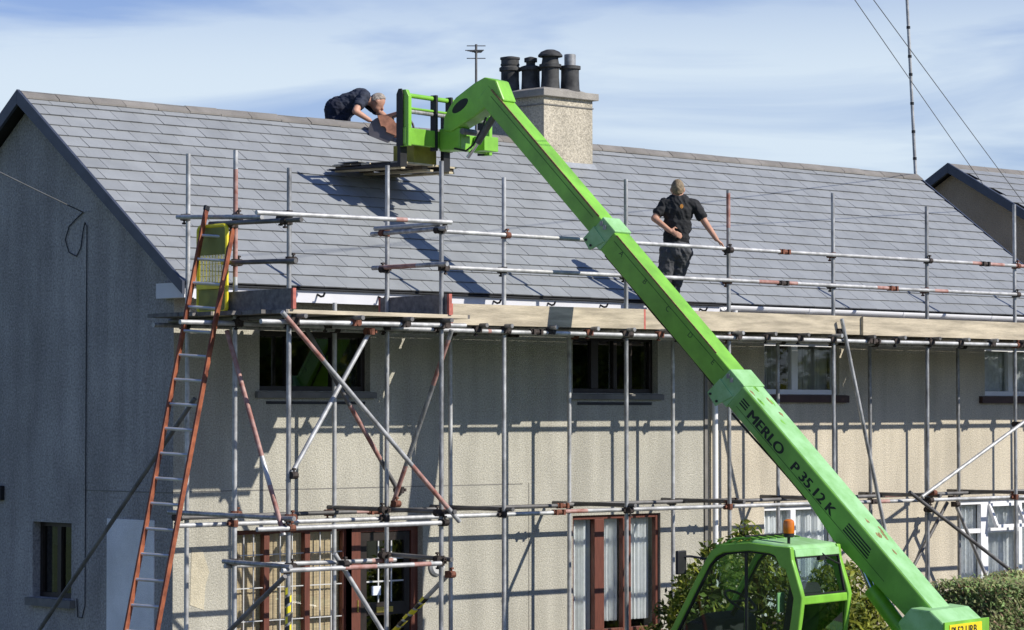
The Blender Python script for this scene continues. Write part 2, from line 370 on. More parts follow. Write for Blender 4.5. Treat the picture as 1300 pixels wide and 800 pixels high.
UR, UF, GR, GF = (9.23, 10.70, 3.64, 4.32), (13.80, 15.25, 3.64, 4.32), (9.22, 10.66, 0.85, 2.24), (13.22, 15.25, 0.70, 2.23)
w = MB(); wall_panel(w, 0.0, RXM + 0.22, GZ, ZS, [UL, UM, GM, GL, GD], FP, WT); w.build('front_wall', 'dash', house_a)
w = MB(); wall_panel(w, RXM + 0.22, 15.56, GZ, ZS, [UR, UF, GR, GF], FP, WT); w.build('front_wall', 'dash_cream', house_b)
# gables (left outside face x = 0, with a small window), pentagon above the eaves
GW = (1.80, 2.53, 1.40, 2.22)
w = MB(); wall_panel(w, 0.0, HD, GZ, ZS, [GW], lambda u, d, z: (d, u, z), WT)
zt = lambda y: ZE + (min(y, HD - y) - YE) * math.tan(pitch) - 0.10
for x in (0.0, WT):
    w.add([(x, 0, ZS), (x, HD, ZS), (x, HD, zt(HD)), (x, YR, zt(YR)), (x, 0, zt(0))], [(0, 1, 2, 3, 4)])
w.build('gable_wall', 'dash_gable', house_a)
w = MB(); w.prism([(0.0, GZ), (HD, GZ), (HD, zt(HD)), (YR, zt(YR)), (0.0, zt(0))], 'x', 15.56 - WT, 15.56 + 0.001); w.build('gable_wall', 'dash_cream', house_b)
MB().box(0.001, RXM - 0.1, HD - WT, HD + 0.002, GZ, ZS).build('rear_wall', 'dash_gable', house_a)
MB().box(RXM - 0.1, 15.559, HD - WT, HD + 0.002, GZ, ZS).build('rear_wall', 'dash_cream', house_b)
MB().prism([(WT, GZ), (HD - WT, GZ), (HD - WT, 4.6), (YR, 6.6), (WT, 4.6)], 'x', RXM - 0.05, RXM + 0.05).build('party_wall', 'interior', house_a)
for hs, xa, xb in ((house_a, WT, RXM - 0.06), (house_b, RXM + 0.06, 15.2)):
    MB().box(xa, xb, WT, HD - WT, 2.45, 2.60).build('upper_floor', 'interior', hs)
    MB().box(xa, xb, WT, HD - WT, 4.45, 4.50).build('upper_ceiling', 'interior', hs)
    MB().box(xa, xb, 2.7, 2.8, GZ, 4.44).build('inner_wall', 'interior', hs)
# roof decks under the slates (both slopes)
for hs, xa, xb in ((house_a, RX0 + 0.03, RXM), (house_b, RXM, RX1 - 0.03)):
    for sgn in (0, 1):
        y0, y1 = (YE, YR) if not sgn else (HD - YE, YR)
        zc = 0.0
        d = MB(); t = 0.032
        d.hexa([(xa, y0, ZE - t), (xb, y0, ZE - t), (xb, y1, ZR - t), (xa, y1, ZR - t), (xa, y0, ZE - 0.012), (xb, y0, ZE - 0.012), (xb, y1, ZR - 0.012), (xa, y1, ZR - 0.012)])
        d.build('roof_deck', 'felt', hs)
# slates
random.seed(4)
NROW, SW = 17, 0.3095
gauge = (SL + 0.02) / NROW
def slate_mesh(mb, wd, ln, off=None, j=0.0):
    g2 = 0.0032; a0, a1 = 0.013 + j, 0.027 + j
    p = [(-wd / 2 + g2, 0, a0), (wd / 2 - g2, 0, a0 + j * .6), (wd / 2 - g2, ln, 0), (-wd / 2 + g2, ln, 0), (-wd / 2 + g2, 0, a1), (wd / 2 - g2, 0, a1 + j * .6), (wd / 2 - g2, ln, 0.010), (-wd / 2 + g2, ln, 0.010)]
    if off: p = [off(Vector(q)) for q in p]
    o = len(mb.v); mb.v += [tuple(q) for q in p]
    for k, f in enumerate([(4, 5, 6, 7), (0, 3, 2, 1), (0, 1, 5, 4), (1, 2, 6, 5), (2, 3, 7, 6), (3, 0, 4, 7)]):
        mb.f.append(tuple(i + o for i in f)); mb.m.append(0 if k == 0 else 1)
full = []
for j in (0.0, 0.0015, -0.001, 0.002, 0.001):
    mb = MB(); slate_mesh(mb, SW, gauge + 0.05, j=j); full.append(mb.mesh('slate', ['slate', 'slate_edge']))
half = MB(); slate_mesh(half, SW / 2, gauge + 0.05); half = half.mesh('half_slate', ['slate', 'slate_edge'])
rot = Matrix((Vector((1, 0, 0)), US, NR)).transposed().to_4x4()
stuff = {0: MB(), 1: MB()}; count = {0: 0, 1: 0}; back = {0: MB(), 1: MB()}
ncol = round((RX1 - RX0) / SW)
for r_ in range(NROW):
    base = Vector((0, YE, ZE)) + US * (gauge * r_ - 0.02)
    cells = []
    if r_ % 2 == 0: cells = [(RX0 + SW * (i + .5), SW) for i in range(ncol)]
    else: cells = [(RX0 + SW / 4, SW / 2)] + [(RX0 + SW * (i + 1), SW) for i in range(ncol - 1)] + [(RX0 + SW * ncol - SW / 4, SW / 2)]
    for cx_, wd in cells:
        k = 0 if cx_ < RXM else 1; hs = (house_a, house_b)[k]
        if 7.45 < cx_ < 8.35 and base.y > 2.0 and base.y < 3.2 and r_ >= NROW - 2: continue
        ang = random.gauss(0, 0.0025)
        T = Matrix.Translation(base + Vector((cx_, 0, 0))) @ rot @ Matrix.Rotation(ang, 4, 'Z')
        if count[k] < 295:
            o = bpy.data.objects.new('slate', random.choice(full) if wd == SW else half); COL.objects.link(o)
            o.parent = hs; o.matrix_parent_inverse = parent_matrix(hs).inverted(); o.matrix_basis = T; count[k] += 1
        else:
            slate_mesh(stuff[k], wd, gauge + 0.05, off=lambda q: T @ q, j=random.choice((0, .0015, -.001, .002)))
        TB = Matrix(((1, 0, 0, 0), (0, -1, 0, HD), (0, 0, 1, 0), (0, 0, 0, 1)))
        slate_mesh(back[k], wd, gauge + 0.05, off=lambda q: TB @ (T @ q))
for k, hs in enumerate((house_a, house_b)):
    o = stuff[k].build('upper_slates', ['slate', 'slate_edge'], hs); o['kind'] = 'stuff'
    o = back[k].build('rear_slates', ['slate', 'slate_edge'], hs); o['kind'] = 'stuff'
# ridge tiles
rt = MB(); L0 = 0.452; pp = []
for t_, (a, b) in enumerate(((0.0, 0), (0.012, 0.0))): pass
prof = [(-0.115, -0.083), (-0.02, -0.012), (0.02, -0.012), (0.115, -0.083)]
prof2 = [(y, z + 0.022) for y, z in prof]
poly = prof + prof2[::-1]
rt.prism(poly, 'x', 0.004, L0 - 0.004); rt_me = rt.mesh('ridge_tile', 'ridge')
x = RX0; i = 0
while x < RX1 - 0.1:
    if not (7.40 < x + 0.22 < 8.40):
        hs = house_a if x < RXM else house_b
        o = bpy.data.objects.new('ridge_tile', rt_me); COL.objects.link(o); o.parent = hs; o.matrix_parent_inverse = parent_matrix(hs).inverted()
        o.location = (x, YR, ZR + 0.035 + random.uniform(-.003, .003)); o.rotation_euler = (random.gauss(0, .01), random.gauss(0, .004), 0)
        if x + L0 > RX1: o.scale = ((RX1 - x) / L0, 1, 1)
    x += L0
# bargeboards on both gables
for hs, xa, xb in ((house_a, RX0 - 0.03, RX0 + 0.005), (house_b, RX1 - 0.005, RX1 + 0.03)):
    for sgn in (0, 1):
        f = (lambda y: y) if not sgn else (lambda y: HD - y)
        dd = 0.0 if hs is house_a else 0.075
        pl = [(f(YE - 0.03), ZE - 0.125 + dd), (f(YR), ZR - 0.105 + dd), (f(YR), ZR + 0.055 - dd * .6), (f(YE - 0.03), ZE + 0.01 - dd * .6)]
        MB().prism(pl, 'x', xa - sgn * 0.001, xb).build('bargeboard', 'barge', hs)
# eaves: soffit, fascia, felt edge, box end, brackets and gutter
for hs, xa, xb in ((house_a, 0.0, RXM + 0.2), (house_b, RXM + 0.2, 15.6)):
    MB().box(xa, xb, -0.315, 0.05, ZS, ZS + 0.02).build('soffit', 'soffit', hs)
    MB().box(xa, xb, -0.34, -0.315, ZS - 0.025, ZE - 0.034).build('fascia_board', 'fascia', hs)
    MB().box(xa, xb, HD - 0.05, HD + 0.34, ZS, ZE - 0.09).build('rear_eaves_box', 'fascia', hs)
MB().box(-0.125, 0.0, -0.34, 0.14, 4.585, 4.74).build('eaves_box_end', 'fascia', house_a)
e = MB(); e.hexa([(RX0 + .02, YE - 0.022, ZE - 0.030), (RXM + .15, YE - 0.022, ZE - 0.030), (RXM + .15, YE + 0.03, ZE - 0.02), (RX0 + .02, YE + 0.03, ZE - 0.02), (RX0 + .02, YE - 0.022, ZE - 0.016), (RXM + .15, YE - 0.022, ZE - 0.016), (RXM + .15, YE + 0.03, ZE - 0.004), (RX0 + .02, YE + 0.03, ZE - 0.004)])
e.build('eaves_felt', 'felt', house_a)
x = 0.78
while x < 8.0:
    b = MB(); b.path([(x, -0.34, 4.665), (x, -0.40, 4.640), (x, -0.44, 4.645), (x, -0.465, 4.68)], 0.012, 6); b.build('gutter_bracket', 'black', house_a); x += 0.86
def gutter(mb, xa, xb, yc, zc, r):
    n = 10; vs = []; fs = []
    pts = [(math.cos(PI + PI * i / n) * r, math.sin(PI + PI * i / n) * r) for i in range(n + 1)]
    pts += [(math.cos(2 * PI - PI * i / n) * (r - .006), math.sin(2 * PI - PI * i / n) * (r - .006)) for i in range(n + 1)]
    mb.prism([(yc + a, zc + b) for a, b in pts], 'x', xa, xb)
gm = MB(); gutter(gm, 8.08, 15.75, -0.400, 4.715, 0.062); gt = gm.build('gutter', 'upvc', house_b)
for x in (8.08, 9.62, 11.5, 13.4, 15.2):
    j_ = MB(); gutter(j_, x - .05, x + .05, -0.400, 4.715, 0.068); j_.build('gutter_joint', 'upvc', gt)
d = MB(); d.path([(8.23, -0.40, 4.66), (8.23, -0.40, 4.60), (8.23, -0.07, 4.42), (8.23, -0.07, GZ + .05)], 0.036, 12)
d.build('downpipe', 'upvc', house_b, smooth=True)
MB().box(8.10, 8.15, -0.02, -0.001, GZ, 4.55).build('render_bead', 'joint', house_a)
# joints, patches and small fittings on the walls
MB().box(0.0, 5.0, -0.003, 0.02, 2.585, 2.595).build('render_joint', 'joint', house_a)
MB().box(5.10, 5.108, -0.003, 0.02, 0.3, 2.60).build('render_joint', 'joint', house_a)
MB().box(-0.003, 0.02, 0.01, 1.56, 2.575, 2.587).build('render_joint', 'joint', house_a)
MB().box(-0.012, 0.02, 0.31, 1.14, GZ, 2.29).build('pale_render_patch', 'patch', house_a)
rp_ = MB(); rp_.prism([(0.22, 1.42), (0.40, 1.36), (0.42, 1.62), (0.47, 1.75), (0.38, 1.98), (0.24, 2.02)], 'y', -0.004, 0.02); rp_.build('render_repair', 'repair', house_a)
v = MB(); v.lathe((3.66, 0.01, 1.70), [(0.11, 0.0), (0.115, 0.03), (0.09, 0.055), (0.03, 0.06)], 20, (0, -1, 0)); v.build('wall_lamp', 'bar_white', house_a, smooth=True)
c = MB(); c.path([(-0.012, 1.60, 5.56), (-0.012, 1.72, 5.50), (-0.012, 1.86, 5.42), (-0.012, 1.93, 5.28), (-0.012, 1.86, 5.14), (-0.012, 1.72, 5.09), (-0.012, 1.64, 5.18), (-0.012, 1.60, 5.36), (-0.012, 1.565, 5.45), (-0.012, 1.53, 5.40), (-0.012, 1.53, 5.0), (-0.012, 1.53, 3.0), (-0.012, 1.53, 1.35), (-0.012, 1.58, 1.22), (-0.012, 1.66, 1.22), (-0.012, 1.68, 1.42)], 0.006, 6)
c.build('gable_cable', 'cable', house_a)
b = MB(); b.box(-0.06, 0.0, 3.08, 3.20, 2.44, 2.60); b.build('vent_box', 'black', house_a, bevel=0.008)

# windows
def curtain(x0, x1, z0, z1, y, amp, k, seed=0):
    rnd = random.Random(seed); n = max(24, int((x1 - x0) * 90)); vs = []; fs = []; ph = rnd.uniform(0, 6)
    for i in range(n + 1):
        u = i / n; xx = x0 + (x1 - x0) * u
        yy = y + amp * math.sin(2 * PI * k * u + ph + 1.5 * math.sin(5 * u + ph)) + amp * .4 * math.sin(2 * PI * k * 2.3 * u + 1)
        vs += [(xx, yy, z0), (xx + amp * .2 * math.sin(9 * u), yy * .98 + y * .02, (z0 + z1) / 2), (xx, yy, z1)]
    for i in range(n):
        for j in range(2): fs.append((3 * i + j, 3 * i + 3 + j, 3 * i + 4 + j, 3 * i + 1 + j))
    m = MB(); m.add(vs, fs); return m
def window(parent, o, fmat, cuts, yf=0.09, fw_=0.055, transoms=(), gl='glass', curt=None, bars=None, sill=None, cols=None, place=None):
    """cuts: list of (x0,x1) mullions; transoms: list of (lightindex, z)"""
    x0, x1, z0, z1 = o; fd = 0.06
    f = MB()
    f.box(x0, x0 + fw_, yf, yf + fd, z0, z1).box(x1 - fw_, x1, yf, yf + fd, z0, z1)
    f.box(x0 + fw_, x1 - fw_, yf + .001, yf + fd - .001, z0, z0 + fw_).box(x0 + fw_, x1 - fw_, yf + .001, yf + fd - .001, z1 - fw_, z1)
    edges = [x0 + fw_]
    for a, b in cuts:
        f.box(a, b, yf - .004, yf + fd + .004, z0 + fw_, z1 - fw_); edges += [a, b]
    edges.append(x1 - fw_)
    win = f.build('window', fmat, parent, bevel=0.004)
    lights = [(edges[i], edges[i + 1]) for i in range(0, len(edges), 2)]
    for i, (a, b) in enumerate(lights):
        zz = [z0 + fw_, z1 - fw_]
        for (li, zt_) in transoms:
            if li == i or li == -1:
                MB().box(a, b, yf + .003, yf + fd - .003, zt_ - .03, zt_ + .03).build('transom_bar', fmat, win); zz = [zz[0], zt_ - .03, zt_ + .03, zz[-1]]
        for k in range(0, len(zz), 2):
            MB().box(a - .005, b + .005, yf + .028, yf + .034, zz[k] - .005, zz[k + 1] + .005).build('pane', gl, win)
        if bars:
            for u in bars[0]:
                xx = a + (b - a) * u; MB().box(xx - .005, xx + .005, yf + .012, yf + .026, zz[0], zz[-1]).build('glazing_bar', 'bar_white', win)
            for zb in bars[1]: MB().box(a, b, yf + .013, yf + .025, zb - .005, zb + .005).build('glazing_bar', 'bar_white', win)
    if curt:
        for (a, b, cm, zc, amp, k) in curt:
            m = curtain(a, b, zc if zc is not None else z0, z1, yf + 0.085 + amp * 1.5, amp, k, int(a * 100)); m.build('curtain', cm, win, smooth=True)
    if sill:
        sm, sx, sz, sd_ = sill
        s_ = MB(); s_.hexa([(x0 - sx, -sd_, z0 - sz), (x1 + sx, -sd_, z0 - sz), (x1 + sx, yf, z0 - sz), (x0 - sx, yf, z0 - sz), (x0 - sx, -sd_, z0 - .012), (x1 + sx, -sd_, z0 - .012), (x1 + sx, yf, z0 + .004), (x0 - sx, yf, z0 + .004)])
        s_.build('sill', sm, win)
    return win
window(house_a, UL, 'wood_dark', [(1.56, 1.64), (2.20, 2.28)], gl='glass_dark', curt=[(2.3, 2.64, 'pane_reflection', None, .02, 4)], sill=('sill_grey', .06, .075, .05))  # bluish sheet behind the right light stands in for a reflection in the pane
window(house_a, UM, 'wood_dark', [(6.22, 6.34), (6.60, 6.66), (6.83, 6.92)], gl='glass_dark', sill=('sill_grey', .06, .075, .05))
MB().box(5.90, 7.16, -0.012, 0.01, 3.50, 3.535).build('sill_shadow', 'black', house_a)  # black strips paint the shadow under the upper sills
MB().box(1.22, 2.60, -0.012, 0.01, 3.50, 3.53).build('sill_shadow', 'black', house_a)
gmw = window(house_a, GM, 'wood_red', [(6.22, 6.38), (6.70, 6.84)], yf=.035, fw_=0.05, gl='glass', curt=[(5.86, 6.24, 'curtain', None, .028, 6), (6.36, 6.72, 'curtain', .93, .028, 5), (6.84, 7.26, 'curtain', .93, .03, 6)], sill=('wood_red', .04, .07, .05))
window(house_a, GL, 'wood_red', [(1.27, 1.345), (1.83, 1.905)], fw_=0.05, gl='glass', curt=[(0.85, 2.4, 'blind', None, .004, 30)], bars=([0.33, 0.67], [0.85, 1.2, 1.55, 1.9]), sill=('wood_red', .02, .06, .05))
window(house_b, UR, 'upvc', [(9.81, 9.93)], yf=.05, fw_=0.065, gl='glass', curt=[(9.25, 9.62, 'curtain_grey', None, .03, 5), (9.85, 10.66, 'curtain_grey', None, .025, 14)], sill=('sill_brown', .13, .10, .06))
window(house_b, UF, 'upvc', [(14.40, 14.5)], yf=.05, fw_=0.065, gl='glass', curt=[(13.85, 15.2, 'net', None, .02, 14)], sill=('sill_brown', .13, .10, .06))
window(house_b, GR, 'upvc', [(9.78, 9.88)], yf=.05, fw_=0.065, gl='glass', curt=[(9.25, 10.62, 'curtain', None, .02, 16)], sill=('sill_brown', .1, .09, .06))
window(house_b, GF, 'upvc', [(13.76, 13.92), (14.62, 14.70)], yf=.05, fw_=0.07, transoms=[(0, 1.80), (1, 1.80)], gl='glass', curt=[(13.26, 13.78, 'net', None, .02, 6), (13.9, 15.2, 'net', None, .025, 14)], sill=('sill_brown', .1, .09, .06))
# open top light
ol = MB(); a = (13.94, 14.60)
for (p, q) in (((a[0], 1.86), (a[1], 1.86)), ((a[0], 2.15), (a[1], 2.15)), ((a[0], 1.86), (a[0], 2.15)), ((a[1], 1.86), (a[1], 2.15))):
    yy = lambda z: 0.045 - (2.15 - z) * 0.45
    ol.beam((p[0], yy(p[1]), p[1]), (q[0], yy(q[1]), q[1]), 0.045, 0.045, (0, 1, 0))
ol.build('open_top_light', 'upvc', house_b)
# gable window (wall plane x = 0)
x = 0.10; f = MB(); y0, y1, z0, z1 = GW
f.box(x, x + .06, y0, y0 + .05, z0, z1).box(x, x + .06, y1 - .05, y1, z0, z1).box(x + .001, x + .059, y0 + .05, y1 - .05, z0, z0 + .05).box(x + .001, x + .059, y0 + .05, y1 - .05, z1 - .05, z1).box(x - .003, x + .063, 2.13, 2.20, z0 + .05, z1 - .05)
gw = f.build('window', 'wood_dark', house_a)
for a, b in ((y0 + .05, 2.13), (2.20, y1 - .05)): MB().box(x + .028, x + .034, a - .005, b + .005, z0 + .045, z1 - .045).build('pane', 'glass_dark', gw)
MB().box(-0.07, 0.10, y0 - .07, y1 + .05, z0 - .09, z0 - .004).build('sill', 'sill_grey', gw)
for k, (a, b) in enumerate(((y0, 2.16), (2.16, y1))):
    m = MB(); vs = []; fs = []
    for i in range(13):
        u = i / 12; yy = a + (b - a) * u; sag = 4 * u * (1 - u)
        vs += [(x + .15 + .02 * math.sin(u * 20), yy, z1), (x + .15 + .02 * math.sin(u * 20), yy, z1 - .18 - .12 * sag)]
    for i in range(12): fs.append((2 * i, 2 * i + 2, 2 * i + 3, 2 * i + 1))
    m.add(vs, fs); m.build('curtain', 'curtain_grey', gw)
# glazed front door of the grey house
x0, x1, z0, z1 = GD; f = MB()
f.box(2.421, 2.62, 0.085, 0.16, z0, z1).box(3.36, 3.459, 0.085, 0.16, z0, z1).box(2.62, 3.36, 0.086, 0.159, z1 - .07, z1 - .001)
dr = f.build('door_frame', 'wood_red', house_a)
f = MB(); f.box(2.63, 2.72, .10, .145, z0, 2.09).box(3.27, 3.35, .10, .145, z0, 2.09).box(2.72, 3.27, .101, .144, 2.0, 2.09).box(2.72, 3.27, .101, .144, z0, 0.5).box(2.72, 3.27, .101, .144, 1.18, 1.32)
door = f.build('door', 'wood_dark', house_a)
for zz in ((0.5, 1.18), (1.32, 2.0)): MB().box(2.715, 3.275, .12, .126, *zz).build('pane', 'glass_dark', door)
for xx in (2.90, 3.09): MB().box(xx - .008, xx + .008, .108, .118, 1.32, 2.0).build('glazing_bar', 'bar_white', door)
for zz in (1.55, 1.80): MB().box(2.72, 3.27, .109, .117, zz - .008, zz + .008).build('glazing_bar', 'bar_white', door)
MB().box(2.86, 3.10, .092, .100, 1.21, 1.27).build('letter_plate', 'brass', door)
MB().box(2.80, 2.93, .104, .108, 1.40, 1.50).build('door_notice', 'paper', door)
MB().box(2.57, 2.585, .075, .085, 1.23, 1.36).build('door_handle', 'brass', dr)
MB().box(2.3, 3.6, -0.5, -0.001, GZ, -0.12).build('doorstep', 'concrete', house_a)

# chimney
cx0, cx1, cy0, cy1 = 7.45, 8.33, 2.14, 3.12
ch = MB(); ch.box(cx0, cx1, cy0, cy1, 6.2, 7.44); ch = ch.build('chimney', 'dash_chimney', house_a)
MB().box(cx0 - .06, cx1 + .06, cy0 - .06, cy1 + .06, 7.44, 7.53).build('chimney_cap', 'concrete', ch, bevel=.008)
m = MB(); m.hexa([(cx0 + .02, cy0 + .02, 7.53), (cx1 - .02, cy0 + .02, 7.53), (cx1 - .02, cy1 - .02, 7.53), (cx0 + .02, cy1 - .02, 7.53), (cx0 + .12, cy0 + .12, 7.575), (cx1 - .12, cy0 + .12, 7.575), (cx1 - .12, cy1 - .12, 7.575), (cx0 + .12, cy1 - .12, 7.575)]); m.build('mortar_flaunching', 'concrete', ch)
MB().box(cx0 - .012, cx1 + .012, cy0 - .012, cy1 + .012, 7.33, 7.345).build('render_band', 'joint', ch)
zf = lambda y: ZE + (y - YE) * math.tan(pitch)
m = MB(); m.hexa([(cx0 - .03, cy0 - .06, zf(cy0 - .06) + .022), (cx1 + .03, cy0 - .06, zf(cy0 - .06) + .022), (cx1 + .03, cy0 - .005, zf(cy0) + .022), (cx0 - .03, cy0 - .005, zf(cy0) + .022), (cx0 - .03, cy0 - .06, zf(cy0 - .06) + .032), (cx1 + .03, cy0 - .06, zf(cy0 - .06) + .032), (cx1 + .03, cy0 - .005, zf(cy0) + .06), (cx0 - .03, cy0 - .005, zf(cy0) + .06)]); m.build('lead_flashing', 'lead', ch)
def pot(x, y, prof, extra=None):
    m = MB(); m.lathe((x, y, 7.53), prof, 20); p = m.build('chimney_pot', 'pot', ch, smooth=True)
    if extra: extra(p, x, y)
barrel = [(0.135, 0), (0.135, .04), (0.125, .06), (0.118, .20), (0.118, .30), (0.142, .31), (0.142, .35), (0.125, .36)]
def louvre(p, x, y):
    pass
pot(7.63, 2.95, barrel + [(0.115, .37), (0.125, .385), (0.125, .40), (0.118, .40), (0.118, .455), (0.13, .46), (0.13, .485), (0.05, .50)])
pot(7.78, 2.72, barrel + [(0.06, .38), (0.06, .42), (0.085, .42), (0.085, .47), (0.02, .49)])
pot(7.86, 2.44, [(0.135, 0), (0.135, .04), (0.125, .06), (0.115, .20), (0.115, .32), (0.145, .33), (0.145, .37), (0.115, .38), (0.105, .44), (0.105, .47), (0.16, .47), (0.16, .49), (0.12, .535), (0.06, .56), (0.01, .565)])
pot(8.12, 2.34, [(0.135, 0), (0.135, .04), (0.125, .06), (0.118, .20), (0.118, .31), (0.14, .32), (0.14, .36), (0.08, .37), (0.072, .37)], None)
m = MB(); m.lathe((8.12, 2.34, 7.88), [(0.075, 0), (0.075, .16), (0.068, .165), (0.068, .14)], 18); m.build('metal_flue_liner', 'galv_bright', ch, smooth=True)

# TV aerial, mast, wires
a = thing('television_aerial', 'small metal television aerial standing up beside the chimney', 'aerial', (6.84, 2.75, 6.85))
MB().tube((6.84, 2.75, 6.85), (6.84, 2.75, 8.10), 0.016).build('pole', 'galv_dark', a)
bo = MB().tube((6.70, 2.63, 8.00), (6.98, 2.87, 8.02), 0.010).build('boom', 'galv_dark', a)
for k, t in enumerate((0.0, .25, .5, .75, 1.0)):
    p = Vector((6.70, 2.63, 8.00)).lerp(Vector((6.98, 2.87, 8.02)), t); q = Vector((.64, -.77, 0)) * (0.12 - .018 * k)
    MB().tube(p - q, p + q, 0.006, n=6).build('element', 'galv_dark', a)
for z in (7.92, 8.08):
    q = Vector((.72, -.69, 0)) * .12; p = Vector((6.84, 2.75, z)); MB().tube(p - q, p + q, 0.006, n=6).build('element', 'galv_dark', a)
a = thing('mast', 'tall thin grey metal mast rising from the far end of the ridge', 'mast', (15.86, 2.75, 6.3))
p0, p1 = Vector((15.86, 2.75, 6.3)), Vector((15.57, 2.75, 10.4))
MB().tube(p0, p1, 0.026, 0.022, 12).build('pole', 'galv_bright', a)
for z in (7.2, 7.6, 8.02, 8.45, 8.72, 9.15, 9.6): 
    p = p0.lerp(p1, (z - 6.3) / 4.1); MB().tube(p - Vector((0, 0, .02)), p + Vector((0, 0, .02)), 0.029, n=12).build('clip', 'black', a)
CAMP = Vector((-17.7, -23.5, 3.4))
def wire(name, pts, r, label, mat='cable_grey'):
    k = 14; P = []
    a, b, sag = Vector(pts[0]), Vector(pts[1]), pts[2]
    for i in range(k + 1):
        u = i / k; p = a.lerp(b, u); p.z -= sag * 4 * u * (1 - u); P.append(p)
    return tag(MB().path(P, r, 6).build(name, mat), label, 'wire')

# ------------------------------------------------------------------ neighbouring house
nb = thing('house', 'dark brown pebble-dashed gable house with grey slates beyond the mast', 'house', (24, 4.2, GZ))
NX, ny0, ny1, nyr, nzr = 19.0, 1.2, 7.7, 4.45, 7.38
np_ = math.atan2(0.555, 1); nze = nzr - (nyr - ny0) * 0.555
MB().prism([(ny0, GZ), (ny1, GZ), (ny1, nze - .1), (nyr, nzr - .1), (ny0, nze - .1)], 'x', NX, 30.0).build('wall', 'dash_dark', nb)
dk = MB()
for s_ in (-1, 1):
    ye = nyr + s_ * (nyr - ny0 + .3); ze = nzr - (nyr - ny0 + .3) * .555
    dk.hexa([(NX - .15, ye, ze - .06), (30.2, ye, ze - .06), (30.2, nyr, nzr - .06), (NX - .15, nyr, nzr - .06), (NX - .15, ye, ze - .01), (30.2, ye, ze - .01), (30.2, nyr, nzr - .01), (NX - .15, nyr, nzr - .01)])
roof_n = dk.build('roof', 'felt', nb)
nus = Vector((0, math.cos(np_), math.sin(np_))); nnr = Vector((0, -math.sin(np_), math.cos(np_)))
nrot = Matrix((Vector((1, 0, 0)), nus, nnr)).transposed().to_4x4()
nL = (nyr - ny0 + .3) / math.cos(np_); nrow = 15; ng = nL / nrow; cnt = 0; st = MB(); bk = MB()
nm = MB(); slate_mesh(nm, .40, ng + .05); nm = nm.mesh('neighbour_slate', ['slate', 'slate_edge'])
cells = []
for r_ in range(nrow):
    for i in range(28):
        xx = NX - .15 + .40 * (i + (.5 if r_ % 2 == 0 else 1.0))
        if xx < 30.1: cells.append((r_, xx))
cells.sort(key=lambda c: c[1] - c[0] * .2)
for r_, xx in cells:
    base = Vector((xx, ny0 - .3, nzr - (nyr - ny0 + .3) * .555)) + nus * (ng * r_ - .02); T = Matrix.Translation(base) @ nrot
    if cnt < 260 and r_ > 1:
        o = bpy.data.objects.new('slate', nm); COL.objects.link(o); o.parent = roof_n; o.matrix_parent_inverse = parent_matrix(roof_n).inverted(); o.matrix_basis = T; cnt += 1
    else: slate_mesh(st, .40, ng + .05, off=lambda q: T @ q)
    TB = Matrix(((1, 0, 0, 0), (0, -1, 0, 2 * nyr), (0, 0, 1, 0), (0, 0, 0, 1))); slate_mesh(bk, .40, ng + .05, off=lambda q: TB @ (T @ q))
o = st.build('further_slates', ['slate', 'slate_edge'], roof_n); o['kind'] = 'stuff'
o = bk.build('rear_slates', ['slate', 'slate_edge'], roof_n); o['kind'] = 'stuff'
for i in range(24):
    o = bpy.data.objects.new('ridge_tile', rt_me); COL.objects.link(o); o.parent = roof_n; o.matrix_parent_inverse = parent_matrix(roof_n).inverted(); o.location = (NX - .15 + i * L0, nyr, nzr + .03)
for s_ in (-1, 1):
    ye = nyr + s_ * (nyr - ny0 + .32); ze = nzr - (nyr - ny0 + .32) * .555
    MB().prism([(ye, ze - .13), (nyr, nzr - .11), (nyr, nzr + .05), (ye, ze + .02)], 'x', NX - .19 - .001 * s_, NX - .145).build('bargeboard', 'barge', nb)
wire('overhead_wire', ((-9.22, -12.16, 10.51), (18.75, 3.7, 7.03), 0.02), 0.0055, 'thin overhead wire crossing the mast low, ending on the dark gable house')
wire('overhead_wire', ((-8.79, -11.06, 11.31), (18.6, 2.54, 6.36), 0.02), 0.0055, 'thin overhead wire crossing the mast higher up, above the other wire')
wire('service_wire', ((-0.012, 1.60, 5.56), (-4.2, -0.54, 6.36), 0.02), 0.007, 'thin pale service wire running up the shaded gable wall')

# ------------------------------------------------------------------ scaffold
scf = thing('scaffold', 'galvanised tube scaffold with loading bay and timber toe boards along the house fronts', 'scaffold', (5, -1.0, GZ))
TR = 0.0242
rs = random.Random(7)
def tubep(name, a, b, mat='galv', red=(), r=TR):
    a, b = Vector(a), Vector(b); m = MB(); ts = [0.0]
    for (u, v_) in red: ts += [u, v_]
    ts.append(1.0)
    for i in range(len(ts) - 1):
        if ts[i + 1] - ts[i] < 1e-4: continue
        m.mat(1 if i % 2 else 0); m.tube(a.lerp(b, ts[i]), a.lerp(b, ts[i + 1]), r, n=12, cap=True)
    return m.build(name, [mat, 'tube_red'], scf, smooth=True)
